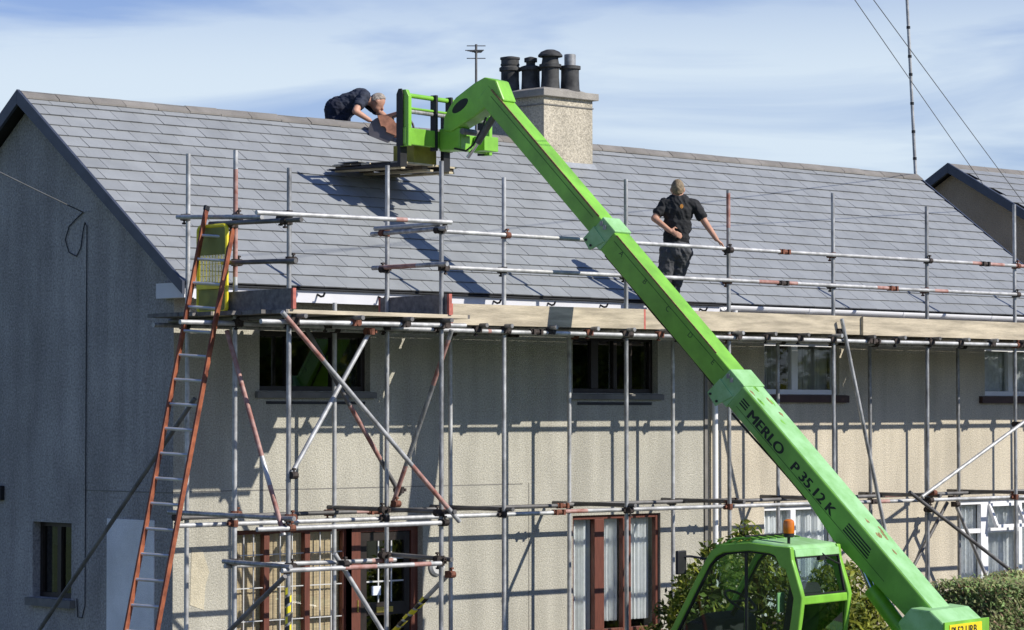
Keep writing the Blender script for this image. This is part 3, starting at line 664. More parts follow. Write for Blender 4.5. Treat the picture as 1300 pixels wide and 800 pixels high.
# shared coupler meshes
def coupler_mesh(nm, mat):
    m = MB(); m.tube((0, 0, -.034), (0, 0, .034), .036, n=10); m.tube((-.034, -.052, 0), (.034, -.052, 0), .036, n=10)
    m.box(-.02, .02, -.05, 0, -.025, .025); m.tube((.028, -.012, .0), (.075, -.012, .0), .010, n=6); m.box(.055, .075, -.028, .004, -.016, .016)
    m.tube((0, -.052, .025), (0, -.052, .072), .010, n=6); m.box(-.016, .016, -.068, -.036, .052, .070)
    return m.mesh(nm, mat)
cmesh = [coupler_mesh('coupler', 'coupler'), coupler_mesh('coupler_rusty', 'coupler_rust')]
ccount = [0]
def coupler(p, along='x', side=-1):
    o = bpy.data.objects.new('coupler', cmesh[1 if rs.random() < .22 else 0]); COL.objects.link(o); o.parent = scf
    o.matrix_parent_inverse = parent_matrix(scf).inverted(); o.location = p
    rz = {'x': 0.0, 'y': PI / 2}[along] + (PI if side > 0 else 0); o.rotation_euler = (rs.choice((0, PI)), 0, rz + rs.gauss(0, .05)); ccount[0] += 1
    return o
YO, YI, YB = -1.3, -0.4, -2.15
outer = [(-.22, 6.02), (1.78, 5.99), (3.47, 5.96), (5.38, 6.05), (7.12, 6.02), (9.02, 6.09), (10.85, 6.02), (12.71, 6.14), (14.6, 6.05), (16.4, 6.0)]
inner = [(-.13, 6.05), (1.83, 4.58), (3.52, 4.50), (5.36, 4.46), (7.11, 4.46), (9.02, 4.46), (10.84, 4.46), (12.69, 4.46), (14.6, 4.46), (16.4, 4.46)]
for i, (x, z) in enumerate(outer):
    red = {0: ((.80, .97),), 4: ((.93, .995),), 2: (), }.get(i, ())
    tubep('standard', (x, YO, GZ), (x + rs.gauss(0, .012), YO, z), 'galv_bright' if i in (0, 2) else 'galv', red)
    MB().box(x - .075, x + .075, YO - .075, YO + .075, GZ, GZ + .012).build('base_plate', 'galv_dark', scf)
for i, (x, z) in enumerate(inner):
    tubep('standard', (x, YI, GZ), (x + rs.gauss(0, .01), YI, z), 'galv_bright' if i in (0, 1, 2, 3, 4) else 'galv', ((.12, .16),) if i == 2 else ())
    MB().box(x - .075, x + .075, YI - .075, YI + .075, GZ, GZ + .012).build('base_plate', 'galv_dark', scf)
for x, z in ((-.23, 5.79), (1.775, 5.98)):
    tubep('standard', (x, YB, GZ), (x, YB, z), 'galv'); MB().box(x - .075, x + .075, YB - .075, YB + .075, GZ, GZ + .012).build('base_plate', 'galv_dark', scf)
OF = 0.0242 * 2 + .004
# ledgers (each run in lengths with sleeve joints)
def run(xs, y, z, name='ledger', mat='galv', red=()):
    for i in range(len(xs) - 1):
        rr = [(a, b) for (k, a, b) in red if k == i]
        tubep(name, (xs[i] + .006, y, z + rs.gauss(0, .006)), (xs[i + 1] - .006, y, z + rs.gauss(0, .006)), mat if rs.random() < .75 else 'galv_bright', rr)
        if i:
            m = MB(); m.tube((xs[i] - .09, y, z), (xs[i] + .09, y, z), .031, n=10); m.box(xs[i] - .07, xs[i] - .04, y - .045, y + .03, z - .03, z + .03).box(xs[i] + .04, xs[i] + .07, y - .045, y + .03, z - .03, z + .03)
            m.build('sleeve_coupler', 'coupler_rust' if rs.random() < .4 else 'coupler', scf)
run([2.50, 8.05, 12.0, 17.0], YO - OF, 5.33, 'guard_rail', 'galv_bright', red=((1, .93, .995), (2, .0, .08), (2, .13, .22)))
run([2.50, 8.02, 10.1, 17.0], YO - OF, 4.955, 'guard_rail', 'galv_bright', red=((1, .0, .12), (1, .85, .99), (0, .92, .99), (2, .12, .16)))
run([-.95, 3.9, 9.75, 17.0], YO - OF, 4.29, 'ledger', 'galv_bright', red=((1, .99, .999), (0, .85, .86)))
run([-.6, 4.4, 10.2, 17.0], YI - OF, 4.29, 'ledger', 'galv')
run([-.9, 4.35, 9.85, 17.0], YO + OF, 2.31, 'ledger', 'galv_bright', red=((1, .0, .08), (2, .0, .04)))
run([-.25, 2.35, 5.2, 8.1, 17.0], YI - OF, 2.345, 'ledger', 'galv_dark', red=((0, .9, .98), (1, .35, .42), (3, .33, .38)))
# bay ledgers and rails
tubep('bay_ledger', (-.62, YB - OF, 4.285), (2.06, YB - OF, 4.30), 'galv_bright')
tubep('bay_guard_rail', (-.68, YB - OF, 5.33), (1.86, YB - OF, 5.355), 'galv_bright', ((.70, .76),))
tubep('bay_return_rail', (-.31, -1.0, 5.295), (-.28, -2.40, 5.27), 'galv_dark')
tubep('bay_return_rail', (-.29, -1.18, 4.90), (-.285, -2.32, 4.875), 'galv_dark')
tubep('bay_return_rail', (1.725, -1.12, 5.275), (1.72, -2.30, 5.285), 'galv')
tubep('bay_return_rail', (1.72, -1.18, 5.33), (1.725, -2.2, 5.335), 'galv_bright')
tubep('bay_return_rail', (1.725, -1.14, 4.92), (1.72, -2.30, 4.92), 'galv', ((.1, .6),))
tubep('ladder_rail', (-.185, -.30, 5.405), (-.285, -1.80, 5.325), 'galv_bright')
tubep('bay_lower_ledger', (-.66, YB - OF, 2.29), (1.72, YB - OF, 2.29), 'galv_bright')
tubep('bay_lower_ledger', (-.35, YB - OF, 1.885), (1.72, YB - OF, 1.88), 'galv_bright', ((.38, .58), (.82, .93)))
tubep('bay_lower_ledger', (-.3, YO + OF, 1.89), (1.95, YO + OF, 1.87), 'galv_bright', ((.85, .98),))
tubep('bay_return_rail', (-.28, -1.2, 1.935), (-.28, -2.25, 1.92), 'galv')
tubep('bay_return_rail', (1.83, -1.2, 1.935), (1.83, -2.25, 1.915), 'galv_dark')
tubep('bay_return_rail', (-.28, -.3, 2.40), (-.28, -2.3, 2.385), 'galv')
tubep('bay_return_rail', (1.83, -.3, 2.40), (1.83, -2.3, 2.40), 'galv_dark')
# braces
tubep('brace', (-.40, YB - OF * 2, 4.38), (1.93, YB - OF * 2, 2.30), 'galv_bright', ((.02, .22), (.72, .93)))
tubep('brace', (.87, YB + OF, 4.24), (-.20, YB + OF, 2.74), 'galv_bright')
tubep('brace', (-.31, -1.28, 4.22), (-.31, -2.18, 2.22), 'galv_bright', ((.0, .62), (.76, .99)))
tubep('brace', (.62, YO + OF, 4.42), (2.02, YO + OF, 2.55), 'galv_dark', ((.50, .80),))
tubep('brace', (1.87, -2.2, 4.25), (1.87, -1.27, 2.40), 'galv', ((.05, .3), (.75, .98)))
tubep('brace', (.40, YB + OF, 2.02), (1.80, YB + OF, .24), 'galv_bright')
tubep('brace', (-.31, -2.2, 1.83), (-.29, -.4, .65), 'galv_dark')
hz_brace = ((1.90, -2.18, 1.80), (1.90, -.95, .88))
tubep('brace', *hz_brace, 'galv_bright')
tubep('brace', (9.05, YO - OF * 2, 4.55), (9.95, YO - OF * 2, 1.70), 'galv')
tubep('brace', (12.76, YO - OF * 2, 3.29), (10.60, YO - OF * 2, 2.355), 'galv_bright')
tubep('brace', (10.36, YO - OF * 2, 2.42), (14.6, YO - OF * 2, .28), 'galv_dark')
tubep('brace', (12.50, YI - OF * 2, 2.16), (13.75, YI - OF * 2, .30), 'galv')
tubep('brace', (12.50, YI + OF, 2.22), (11.20, YI + OF, .76), 'galv_dark')
tubep('raking_tube', (-.20, -.62, 3.55), (-.42, 3.1, -.1), 'galv_dark')
tubep('stub_tube', (.62, -1.0, 4.25), (.62, -1.0, 4.62), 'galv')
# transoms under the deck
for x in [-.2, .45, .95, 1.75, 2.4, 3.05, 3.42, 4.1, 4.75, 5.33, 5.9, 6.5, 7.17, 7.75, 8.35, 8.97, 9.6, 10.2, 10.9, 11.5, 12.1, 12.76, 13.4, 14.0, 14.65, 15.4, 16.3]:
    tubep('transom', (x, -.12 if rs.random() < .5 else -.2, 4.343), (x, YO - .18, 4.343), 'galv' if rs.random() < .6 else 'galv_dark')
    coupler((x, YO - OF, 4.30), 'y', -1)
for x in (-.18, .55, 1.2, 1.74): tubep('transom', (x, -1.05, 4.345), (x, YB - .2, 4.345), 'galv_dark'); coupler((x, YB - OF, 4.30), 'y')
for x in (3.42, 5.33, 7.17, 8.97, 10.9, 12.76):
    tubep('transom', (x + .07, -.1, 2.365), (x + .07, YO - .12, 2.365), 'galv_dark')
for x, _ in outer:
    for z in (5.33, 4.955, 4.29):
        if z > 4.5 and x < 2.5: continue
        coupler((x, YO, z), 'x', -1)
    coupler((x, YO, 2.31), 'x', 1); coupler((x, YI if x > 3 else YI, 2.345), 'x', -1); coupler((x + .03, YI, 4.29), 'x', -1)
for x in (-.23, 1.775):
    for z in (5.34, 4.295, 2.29, 1.885): coupler((x, YB, z), 'x', -1)
    for z in (5.28, 4.90, 2.40, 1.93): coupler((x - .0, YO, z), 'y', -1 if x < 0 else 1); coupler((x, YB, z - .01), 'y', -1 if x < 0 else 1)
for p in ((-.14, -.4, 5.40), (-.22, -1.3, 5.35), (-.25, -2.1, 5.30), (.83, YB, 4.22), (-.2, YB, 2.80), (1.98, YO, 2.60), (-.26, -2.1, 2.30), (1.86, -1.33, 2.46), (10.85, YO - .05, 2.40), (12.71, YO - .05, 3.26), (12.5, YI - .05, 2.2), (12.5, YI, 2.28), (10.85, YO - .05, 2.19), (9.07, YO - .06, 4.40), (.45, YB, 1.92), (1.88, -2.14, 1.76), (7.02, YO - OF, 5.31)): coupler(p, 'x')
# deck boards and toe boards
def board(name, a, b, w_, h_, mat, endm='board_end', up=(0, 0, 1)):
    a, b = Vector(a), Vector(b); d = (b - a).normalized(); m = MB(); m.beam(a + d * .03, b - d * .03, w_, h_, up); m.mat(1); m.beam(a, a + d * .03, w_ + .002, h_ + .002, up); m.beam(b - d * .03, b, w_ + .002, h_ + .002, up)
    return m.build(name, [mat, endm], scf)
for x0 in (-.55, 3.36, 7.27, 11.18):
    for k in range(4):
        y = -.36 - .115 - k * .232
        board('deck_board', (x0 + rs.uniform(-.05, .05), y, 4.388), (x0 + 3.9 + rs.uniform(-.05, .0), y, 4.388), .224, .038, 'board' if k == 3 else 'board_grey', 'board_grey')
for x0 in (15.1,):
    for k in range(4):
        y = -.36 - .115 - k * .232; board('deck_board', (x0, y, 4.388), (x0 + 1.8, y, 4.388), .224, .038, 'board_grey', 'board_grey')
for k in range(4):
    y = -1.42 - k * .232; board('deck_board', (-.45 + (k % 2) * .12, y, 4.39), (2.0 + (k % 2) * .1, y, 4.39), .224, .038, 'board' if k == 3 else 'board_grey', 'board_grey')
for x0 in (-.5, 3.3, 7.1, 10.9, 14.7):
    board('inside_board', (x0, -.277, 4.388), (x0 + 3.75, -.277, 4.388), .115, .038, 'board_grey', 'board_grey')
TBH = .225
ty = YO + .045
board('toe_board', (2.62, ty - .10 - .0, 4.455), (5.62, ty - .10, 4.47), .038, TBH, 'board')
board('toe_board', (5.55, ty - .06, 4.472), (9.52, ty - .06, 4.480), .038, TBH, 'board', 'board')
board('toe_board', (9.50, ty - .10, 4.475), (13.4, ty - .10, 4.475), .038, TBH, 'board', 'board')
board('toe_board', (13.35, ty - .06, 4.475), (17.0, ty - .06, 4.475), .038, TBH, 'board', 'board')
board('toe_board', (-.255, -1.12, 4.505), (-.25, -2.26, 4.515), .038, .20, 'board_grey')
board('toe_board', (1.815, -1.15, 4.50), (1.82, -2.24, 4.51), .038, .215, 'board_grey')

# hazard tape
def tape(a, b, label, turns):
    a, b = Vector(a), Vector(b); d = (b - a).normalized(); x = d.orthogonal().normalized(); y = d.cross(x); m = MB(); n = turns * 10
    for i in range(n):
        m.mat((i // 3) % 2); ps = []
        for (j, s_) in ((i, 0), (i + 1, 0), (i + 1, 1), (i, 1)):
            t = (j + s_ * 7) / (n + 7); th = 2 * PI * j / 10
            ps.append(a.lerp(b, t) + (x * math.cos(th) + y * math.sin(th)) * (TR + .006 + .004 * math.sin(j * 1.7)))
        o = [p + (p - a.lerp(b, (p - a).dot(d) / (b - a).length)).normalized() * .002 for p in ps]
        m.hexa(ps + o)
    # loose tail
    m.mat(0)
    return tag(m.build('hazard_tape', ['yellow', 'black']), label, 'tape')
tape((-.23, YB, 1.72), (-.23, YB, 1.0), 'yellow and black hazard tape wound down an upright bay pole', 7)
q0, q1 = Vector(hz_brace[0]), Vector(hz_brace[1])
tape(q0.lerp(q1, .28), q0.lerp(q1, .95), 'yellow and black hazard tape wound along a sloping bay brace', 9)

# ------------------------------------------------------------------ ladder and yellow panel
la = thing('ladder', 'orange sided ladder with aluminium rungs leaning on the scaffold end', 'ladder', (-2.2, -1.75, GZ))
T1, T2, B1, B2 = Vector((-.32, -.95, 5.43)), Vector((-.20, -1.28, 5.40)), Vector((-1.63, -1.43, 1.34)), Vector((-1.50, -1.75, 1.35))
def ext(t, b, z): return t + (b - t) * ((z - t.z) / (b.z - t.z))
G1, G2 = ext(T1, B1, GZ), ext(T2, B2, GZ)
side_v = (T2 - T1).normalized()
for t, b in ((T1, G1), (T2, G2)):
    m = MB(); m.beam(b, t, .026, .055, up=(-1, -.2, .3)); m.mat(1); dd = (t - b).normalized()
    m.beam(t - dd * .0, t + dd * .05, .034, .062, up=(-1, -.2, .3)); m.build('stile', ['orange', 'black'], la, bevel=.004)
Ln = (T1 - G1).length; k = 0; s_ = .2
while s_ < Ln - .1:
    u = s_ / Ln; MB().tube(G1.lerp(T1, u), G2.lerp(T2, u), .016, n=8).build('rung', 'alu', la); s_ += .254
yp = thing('guard_panel', 'yellow framed panel with olive ends standing behind the orange ladder', 'panel', (-.34, -1.0, 4.41))
y0, y1, z0, z1 = -1.30, -.84, 4.41, 5.27
def ypx(y): return -.33 + .0 * y
m = MB(); rr = .05; pts = []
for (cy_, cz_, a0) in ((y0 + rr, z0 + rr, PI), (y1 - rr, z0 + rr, 1.5 * PI), (y1 - rr, z1 - rr, 0), (y0 + rr, z1 - rr, .5 * PI)):
    for i in range(5): t = a0 + .5 * PI * i / 4; pts.append((ypx(0), cy_ + rr * math.cos(t), cz_ + rr * math.sin(t)))
pts.append(pts[0]); pts.append(pts[1])
m.path(pts, .020, 8); m.build('frame', 'yellow', yp, smooth=True)
MB().box(-.338, -.322, y0 + .01, y1 - .01, 4.98, z1 - .01).build('upper_sheet', 'olive', yp)
MB().box(-.338, -.322, y0 + .01, y1 - .01, z0 + .01, 4.66).build('lower_sheet', 'olive', yp)
MB().box(-.329, -.327, y0 + .012, y1 - .012, 4.66, 4.98).build('netting', 'netting_see', yp)
m = MB(); m.beam((-.345, y0, 4.67), (-.345, y1, 4.67), .02, .06); m.build('crossbar', 'yellow', yp)
for i in range(9): yy = y0 + .03 + i * (y1 - y0 - .06) / 8; MB().tube((-.33, yy, 4.64), (-.33, yy, 5.0), .0035, n=5).build('mesh_wire', 'yellow', yp)
for i in range(2): zz = 4.77 + i * .12; MB().tube((-.334, y0 + .01, zz), (-.334, y1 - .01, zz), .0025, n=5).build('mesh_wire', 'yellow', yp)

# ------------------------------------------------------------------ telehandler (local x = forward, y = left, z up)
TH = thing('telehandler', 'bright green telescopic handler with its long boom raised over the roof', 'telehandler', (5.2, -5.5, GZ), R(99.77))
TW = Matrix.Translation((5.2, -5.5, GZ)) @ Matrix.Rotation(R(99.77), 4, 'Z')
def tw(p): return TW @ Vector(p)
BA = math.atan(1.0155); be, bn = Vector((math.cos(BA), 0, math.sin(BA))), Vector((-math.sin(BA), 0, math.cos(BA))); BT = Vector((0, 0, 2.07))
def bp(t, d, l): return BT + be * t - bn * d + Vector((0, l, 0))
def bprism(poly, w_, mb=None):
    mb = mb or MB(); n = len(poly); vs = [bp(t, d, w_ / 2) for t, d in poly] + [bp(t, d, -w_ / 2) for t, d in poly]
    return mb.add(vs, [tuple(range(n)), tuple(reversed(range(n, 2 * n)))] + [(i, n + i, n + (i + 1) % n, (i + 1) % n) for i in range(n)])
def text_mesh(s, size, mat, extr=0.001, bold=0.0):
    cu = bpy.data.curves.new('txt', 'FONT'); cu.body = s; cu.size = size; cu.extrude = extr; cu.align_x = 'LEFT'
    o = bpy.data.objects.new('txt', cu); COL.objects.link(o); dg = bpy.context.evaluated_depsgraph_get(); dg.update()
    me = bpy.data.meshes.new_from_object(o.evaluated_get(dg)); bpy.data.objects.remove(o)
    if bold:
        bm2 = bmesh.new(); bm2.from_mesh(me); src = list(bm2.verts) + list(bm2.edges) + list(bm2.faces)
        for k in (1, 2):
            d2 = bmesh.ops.duplicate(bm2, geom=src); bmesh.ops.translate(bm2, verts=[q for q in d2['geom'] if isinstance(q, bmesh.types.BMVert)], vec=(bold * k, bold * (.5 if k == 1 else 0), .00025 * k))
        bm2.to_mesh(me); bm2.free()
    me.materials.clear(); me.materials.append(MATS[mat]); return me
def place_text(s, size, mat, org, ex, ey, parent, name='lettering', sx=1.0, bold=0.0):
    me = text_mesh(s, size, mat, bold=bold); ex, ey = Vector(ex).normalized(), Vector(ey).normalized(); ez = ex.cross(ey)
    o = bpy.data.objects.new(name, me); COL.objects.link(o); o.parent = parent
    A = Matrix((ex * sx, ey, ez)).transposed().to_4x4(); A.translation = Vector(org); o.matrix_basis = A
    return o
OW, OD, MW, MD, IW, ID = .40, .285, .30, .262, .262, .215
outer_poly = [(-.62, .02), (-.50, 0), (2.90, 0), (2.90, OD), (1.32, OD), (1.10, .315), (.80, .353), (.2, .315), (-.34, .28), (-.62, .25)]
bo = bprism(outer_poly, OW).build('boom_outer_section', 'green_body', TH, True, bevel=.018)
m = bprism([(-.48, -.004), (2.89, -.004), (2.89, .012), (-.48, .012)], OW - .03); m.build('boom_top_plate', 'green_pale', bo, True, bevel=.003)
bm_ = bprism([(1.6, .012), (5.26, .012), (5.26, .012 + MD), (1.6, .012 + MD)], MW).build('boom_middle_section', 'green', TH, True, bevel=.012)
bi = bprism([(4.2, .03), (7.52, .03), (7.52, .03 + ID), (4.2, .03 + ID)], IW).build('boom_inner_section', 'green', TH, True, bevel=.010)
# collars at the section ends: raised band, side lug with bolts
for (t0, t1, w_, d_, top, par, mt) in ((2.68, 2.93, OW + .02, OD + .02, .018, bo, 'green_pale'), (5.06, 5.29, MW + .022, MD + .02, .015, bm_, 'green_pale')):
    m = bprism([(t0, -top), (t1, -top), (t1, d_), (t0, d_)], w_); cb = m.build('collar', mt, par, True, bevel=.01)
    for sgn in (1, -1):
        m = MB(); l0 = sgn * (w_ / 2 + .012)
        vs = [bp(t0 + .02, .16, l0), bp(t1 + .01, .14, l0), bp(t1 + .02, d_ + .05, l0), bp(t0 + .10, d_ + .08, l0)]
        vs2 = [v_ - Vector((0, sgn * .03, 0)) for v_ in vs]; m.hexa(vs + vs2); m.build('lug', mt, cb, True)
    for q in ((t0 + .12, d_ + .03), (t1 - .02, d_ + .03)):
        c0 = bp(q[0], q[1], w_ / 2 + .012); MB().tube(c0, c0 + Vector((0, .012, 0)), .014, n=10).build('bolt', 'black', cb, True)
    for q in ((t1 - .04, .05), (t1 - .10, .05)):
        c0 = bp(q[0], q[1], w_ / 2); MB().box(c0.x - .018, c0.x + .018, c0.y, c0.y + .012, c0.z - .025, c0.z + .025).build('wear_pad', 'galv', cb, True)
# edge wear: thin bare strips along the top left edges
m = bprism([(5.35, .026), (7.45, .026), (7.45, .046), (5.35, .046)], .012); 
for i, v_ in enumerate(m.v): m.v[i] = (v_[0], v_[1] + IW / 2 - .004, v_[2])
m.build('worn_edge', 'rustmark', bi, True)
m = bprism([(3.2, .006), (5.02, .006), (5.02, .022), (3.2, .022)], .010)
for i, v_ in enumerate(m.v): m.v[i] = (v_[0], v_[1] + MW / 2 - .004, v_[2])
m.build('worn_edge', 'rustmark', bm_, True)
rw = random.Random(3)
for k in range(16):
    t = rw.uniform(2.0, 2.66) if k < 9 else rw.uniform(.15, .75); l0 = rw.uniform(-.12, .14); n = 8; a_ = [rw.uniform(.012, .034) for _ in range(n)]
    vs = [bp(t + 1.8 * a_[i] * math.cos(2 * PI * i / n), -.0055, l0 + a_[i] * math.sin(2 * PI * i / n)) for i in range(n)]
    vs2 = [v_ - bn * .004 for v_ in vs]
    MB().add(vs + vs2, [tuple(range(n)), tuple(reversed(range(n, 2 * n)))] + [(i, (i + 1) % n, n + (i + 1) % n, n + i) for i in range(n)]).build('paint_scuff', 'green' if k < 6 else 'rustmark', bo, True)
# lettering on the outer section, side l = +OW/2 (reads down the boom)
ls = OW / 2 + .0012
down = -be
lo = bp(2.45, .195, ls)
place_text('MERLO', .150, 'decal', lo, down, bn, bo, sx=1.22, bold=.006)
place_text('P 35.12 K', .145, 'decal', bp(1.70, .195, ls), down, bn, bo, sx=1.22, bold=.006)
for i in range(4):
    d0 = .085 + .030 * i
    for (ta, tb) in ((2.485, 2.60), (.43, .80)):
        if ta > 2 and i == 3: continue
        vs = [bp(ta - (.012 * i if ta < 2 else 0), d0, ls), bp(tb, d0, ls), bp(tb, d0 + .018, ls), bp(ta - (.012 * i if ta < 2 else 0), d0 + .018, ls)]
        vs2 = [v_ - Vector((0, .002, 0)) for v_ in vs]; MB().hexa(vs + vs2).build('stripe', 'decal', bo, True)
for i, (ch_, t) in enumerate(zip('ABCDE', (4.86, 4.42, 4.00, 3.60, 3.18))):
    place_text(ch_, .085, 'decal_faint', bp(t, .135, MW / 2 + .0012), (0.0, 0, 0) if False else down, bn, bm_)
m = bprism([(.35, .205), (2.6, .205), (2.6, .212), (.35, .212)], .004)
for (par, w_, ta, tb, dd_) in ((bo, OW, .1, 2.6, .205), (bm_, MW, 3.0, 5.0, .075), (bi, IW, 5.4, 7.4, .09)):
    m = bprism([(ta, dd_), (tb, dd_), (tb, dd_ + .006), (ta, dd_ + .006)], .005)
    for i, v_ in enumerate(m.v): m.v[i] = (v_[0], v_[1] + w_ / 2, v_[2])
    m.build('weld_seam', 'seam', par, True)
m = MB(); m.path([bp(t, .012 + MD + .018 + .006 * math.sin(t * 5), .10) for t in [3.0 + .2 * i for i in range(11)]], .011, 6); m.build('hose', 'black', bm_, True)
# under-boom hose
m = MB(); m.path([bp(t, OD + .03 + .012 * math.sin(t * 3), .14) for t in [1.35 + .14 * i for i in range(10)]], .012, 6); m.build('hose', 'black', bo, True)
# boom head (gooseneck)
gpoly = [(5.08, 7.22), (5.19, 7.46), (5.36, 7.505), (5.50, 7.45), (5.61, 7.39), (5.77, 7.30), (5.86, 7.20), (5.94, 7.08), (5.95, 6.92), (5.84, 6.91), (5.69, 6.98), (5.50, 7.06), (5.33, 7.16)]
MB().box(5.72, 6.03, -.10, .10, 6.70, 6.96).build('head_bracket', 'green', TH, True, bevel=.02)
hd = MB().prism(gpoly, 'y', -.125, .125).build('boom_head', 'green', TH, True, bevel=.02)
ov = MB(); cs = [(5.70 + .13 * math.cos(t) * .85 + .055 * math.sin(t) * .5, 7.20 - .13 * math.cos(t) * .52 + .055 * math.sin(t) * .85) for t in [2 * PI * i / 18 for i in range(18)]]
ov.prism(cs, 'y', .124, .1275); ov.build('access_hole', 'black', hd, True)
MB().tube((5.62, -.19, 6.90), (5.62, .19, 6.90), .035, n=12).build('pivot_pin', 'galv_dark', hd, True)
rm = MB(); rm.tube((5.30, -.02, 7.10), (5.56, -.02, 6.78), .04, n=12); rm.build('tilt_ram', 'galv_dark', hd, True)
MB().tube((5.50, -.02, 6.85), (5.70, -.02, 6.62), .022, n=10).build('tilt_ram_rod', 'chrome', hd, True)
m = MB(); m.path([(5.35, .10, 7.05), (5.40, .13, 6.90), (5.5, .14, 6.74), (5.62, .12, 6.68), (5.8, .10, 6.72)], .012, 6); m.build('hose', 'black', hd, True)
# fork carriage
ca = MB(); ca.box(6.03, 6.10, -.88, .70, 6.74, 6.93); ca = ca.build('fork_carriage', 'green', TH, True, bevel=.008)
for l0 in (.66, -.86):
    MB().prism([(6.00, 6.72), (6.14, 6.72), (6.14, 7.28), (6.10, 7.36), (6.04, 7.36), (6.00, 7.28)], 'y', l0 - .03, l0 + .03).build('end_post', 'green', ca, True, bevel=.008)
    MB().prism([(6.07, 6.72), (6.16, 6.72), (6.16, 7.31), (6.13, 7.37), (6.09, 7.37), (6.07, 7.31)], 'y', l0 + .032, l0 + .05).build('end_plate', 'black', ca, True)
MB().tube((6.07, -.86, 7.30), (6.07, .66, 7.30), .028, n=10).build('top_rail', 'green', ca, True, smooth=True)
MB().tube((6.07, -.86, 7.12), (6.07, .66, 7.12), .026, n=10).build('fork_shaft', 'galv', ca, True, smooth=True)
MB().tube((6.055, -.84, 7.155), (6.055, .64, 7.155), .014, n=8).build('fork_bar', 'green', ca, True)
for l0 in (-.13, .15): MB().box(6.01, 6.10, l0 - .018, l0 + .018, 6.70, 7.34).build('carriage_plate', 'black', ca, True, bevel=.008)
MB().box(5.86, 6.02, -.82, -.55, 6.75, 6.92).build('hose_block', 'green', ca, True, bevel=.008)
for l0 in (.58, -.22):
    fk = MB(); fk.prism([(6.155, 6.50), (7.25, 6.505), (7.25, 6.515), (6.205, 6.545), (6.205, 7.14), (6.155, 7.14)], 'y', l0 - .06, l0 + .06); fk.build('fork', 'black', TH, True, bevel=.004)
# lift ram beside the boom
MB().tube((.70, .0, 2.36), (.45, .0, 1.86), .038, n=14).build('lift_ram_rod', 'chrome', TH, True, smooth=True)
MB().tube((.475, .0, 1.90), (-.30, .0, 1.00), .085, n=16).build('lift_ram', 'green', TH, True, smooth=True)
# chassis, engine cover, wheels (below the frame of the photograph)
cf = MB(); cf.prism([(-.75, .55), (2.9, .55), (3.1, .75), (2.9, 1.0), (2.2, 1.05), (.7, 1.10), (-.75, 1.15)], 'y', -.35, .75); cf = cf.build('chassis', 'green', TH, True, bevel=.03)
MB().prism([(-.55, .62), (1.9, .62), (2.1, .9), (1.7, 1.28), (-.45, 1.36), (-.6, 1.2)], 'y', -.95, -.34).build('engine_cover', 'green', TH, True, bevel=.05)
rb = MB(); rb.prism([(-.585, 1.10), (-.30, 1.10), (-.05, 1.60), (-.20, 1.76), (-.42, 1.74), (-.57, 1.62)], 'y', -.42, .42); rb = rb.build('boom_pivot_housing', 'green_pale', TH, True, bevel=.02)
MB().box(-.605, -.585, -.50, .46, 1.40, 1.63).build('rear_panel', 'green', rb, True, bevel=.004)
pt = MB().box(-.613, -.605, -.32, .37, 1.475, 1.60).build('number_plate', 'plate_yellow', rb, True)
place_text('PL52 URB', .115, 'decal', (-.6142, .345, 1.497), (0, -1, 0), (0, 0, 1), pt, sx=1.15, bold=.003)
def wheel(s_, l_, out):
    c0 = Vector((s_, l_, .56)); ty_ = MB(); ty_.lathe(c0 - Vector((0, .20, 0)) , [(.30, 0), (.47, .0), (.54, .05), (.56, .12), (.56, .28), (.54, .35), (.47, .40), (.30, .40)], 28, (0, 1, 0))
    w0 = ty_.build('wheel', 'rubber', TH, True, smooth=True)
    for k in range(18):
        a = 2 * PI * k / 18
        for sd_ in (-1, 1):
            aa = a + (PI / 18 if sd_ > 0 else 0); p = c0 + Vector((math.cos(aa) * .565, sd_ * .09, math.sin(aa) * .565)); q = c0 + Vector((math.cos(aa + .14) * .565, sd_ * .19, math.sin(aa + .14) * .565))
            pass
    rim = MB(); rim.lathe(c0 + Vector((0, out * .10, 0)), [(.30, 0), (.30, .10), (.26, .11), (.22, .04), (.12, .03), (.10, .10), (.02, .11)], 24, (0, out, 0)); rim.build('rim', 'green_pale', w0, True, smooth=True)
for s_ in (.05, 2.55):
    for l_, out in ((1.22, 1), (-.82, -1)): wheel(s_, l_, out)
    MB().tube((s_, -.8, .56), (s_, 1.2, .56), .10, n=12).build('axle', 'black', TH, True)
# cab
cl0, cl1 = .31, 1.30
prof_cab = [(2.30, 1.02), (2.06, 1.50), (1.54, 2.36), (1.15, 2.42), (.66, 2.36), (.64, 2.16), (.54, 1.87), (.60, 1.55), (.68, 1.02)]
cabb = MB(); cabb.prism([(.68, .80), (2.30, .80), (2.25, 1.10), (2.12, 1.34), (.62, 1.42)], 'y', cl0, cl1); cab = cabb.build('cab', 'green', TH, True, bevel=.02)
def strip(pts, w_, h_, l_, mat, name, par):
    m = MB()
    for i in range(len(pts) - 1):
        a, b = Vector((pts[i][0], l_, pts[i][1])), Vector((pts[i + 1][0], l_, pts[i + 1][1])); d = (b - a).normalized() * .018
        m.beam(a - d, b + d, w_, h_, up=(0, 1, 0))
    return m.build(name, mat, par, True, bevel=.010)
side_pts = [(2.18, 1.30), (2.03, 1.52), (1.80, 1.92), (1.64, 2.19), (1.565, 2.285), (1.46, 2.335), (1.15, 2.365), (.90, 2.345), (.775, 2.315), (.70, 2.25), (.668, 2.15), (.605, 1.96), (.578, 1.87), (.60, 1.70), (.65, 1.40)]
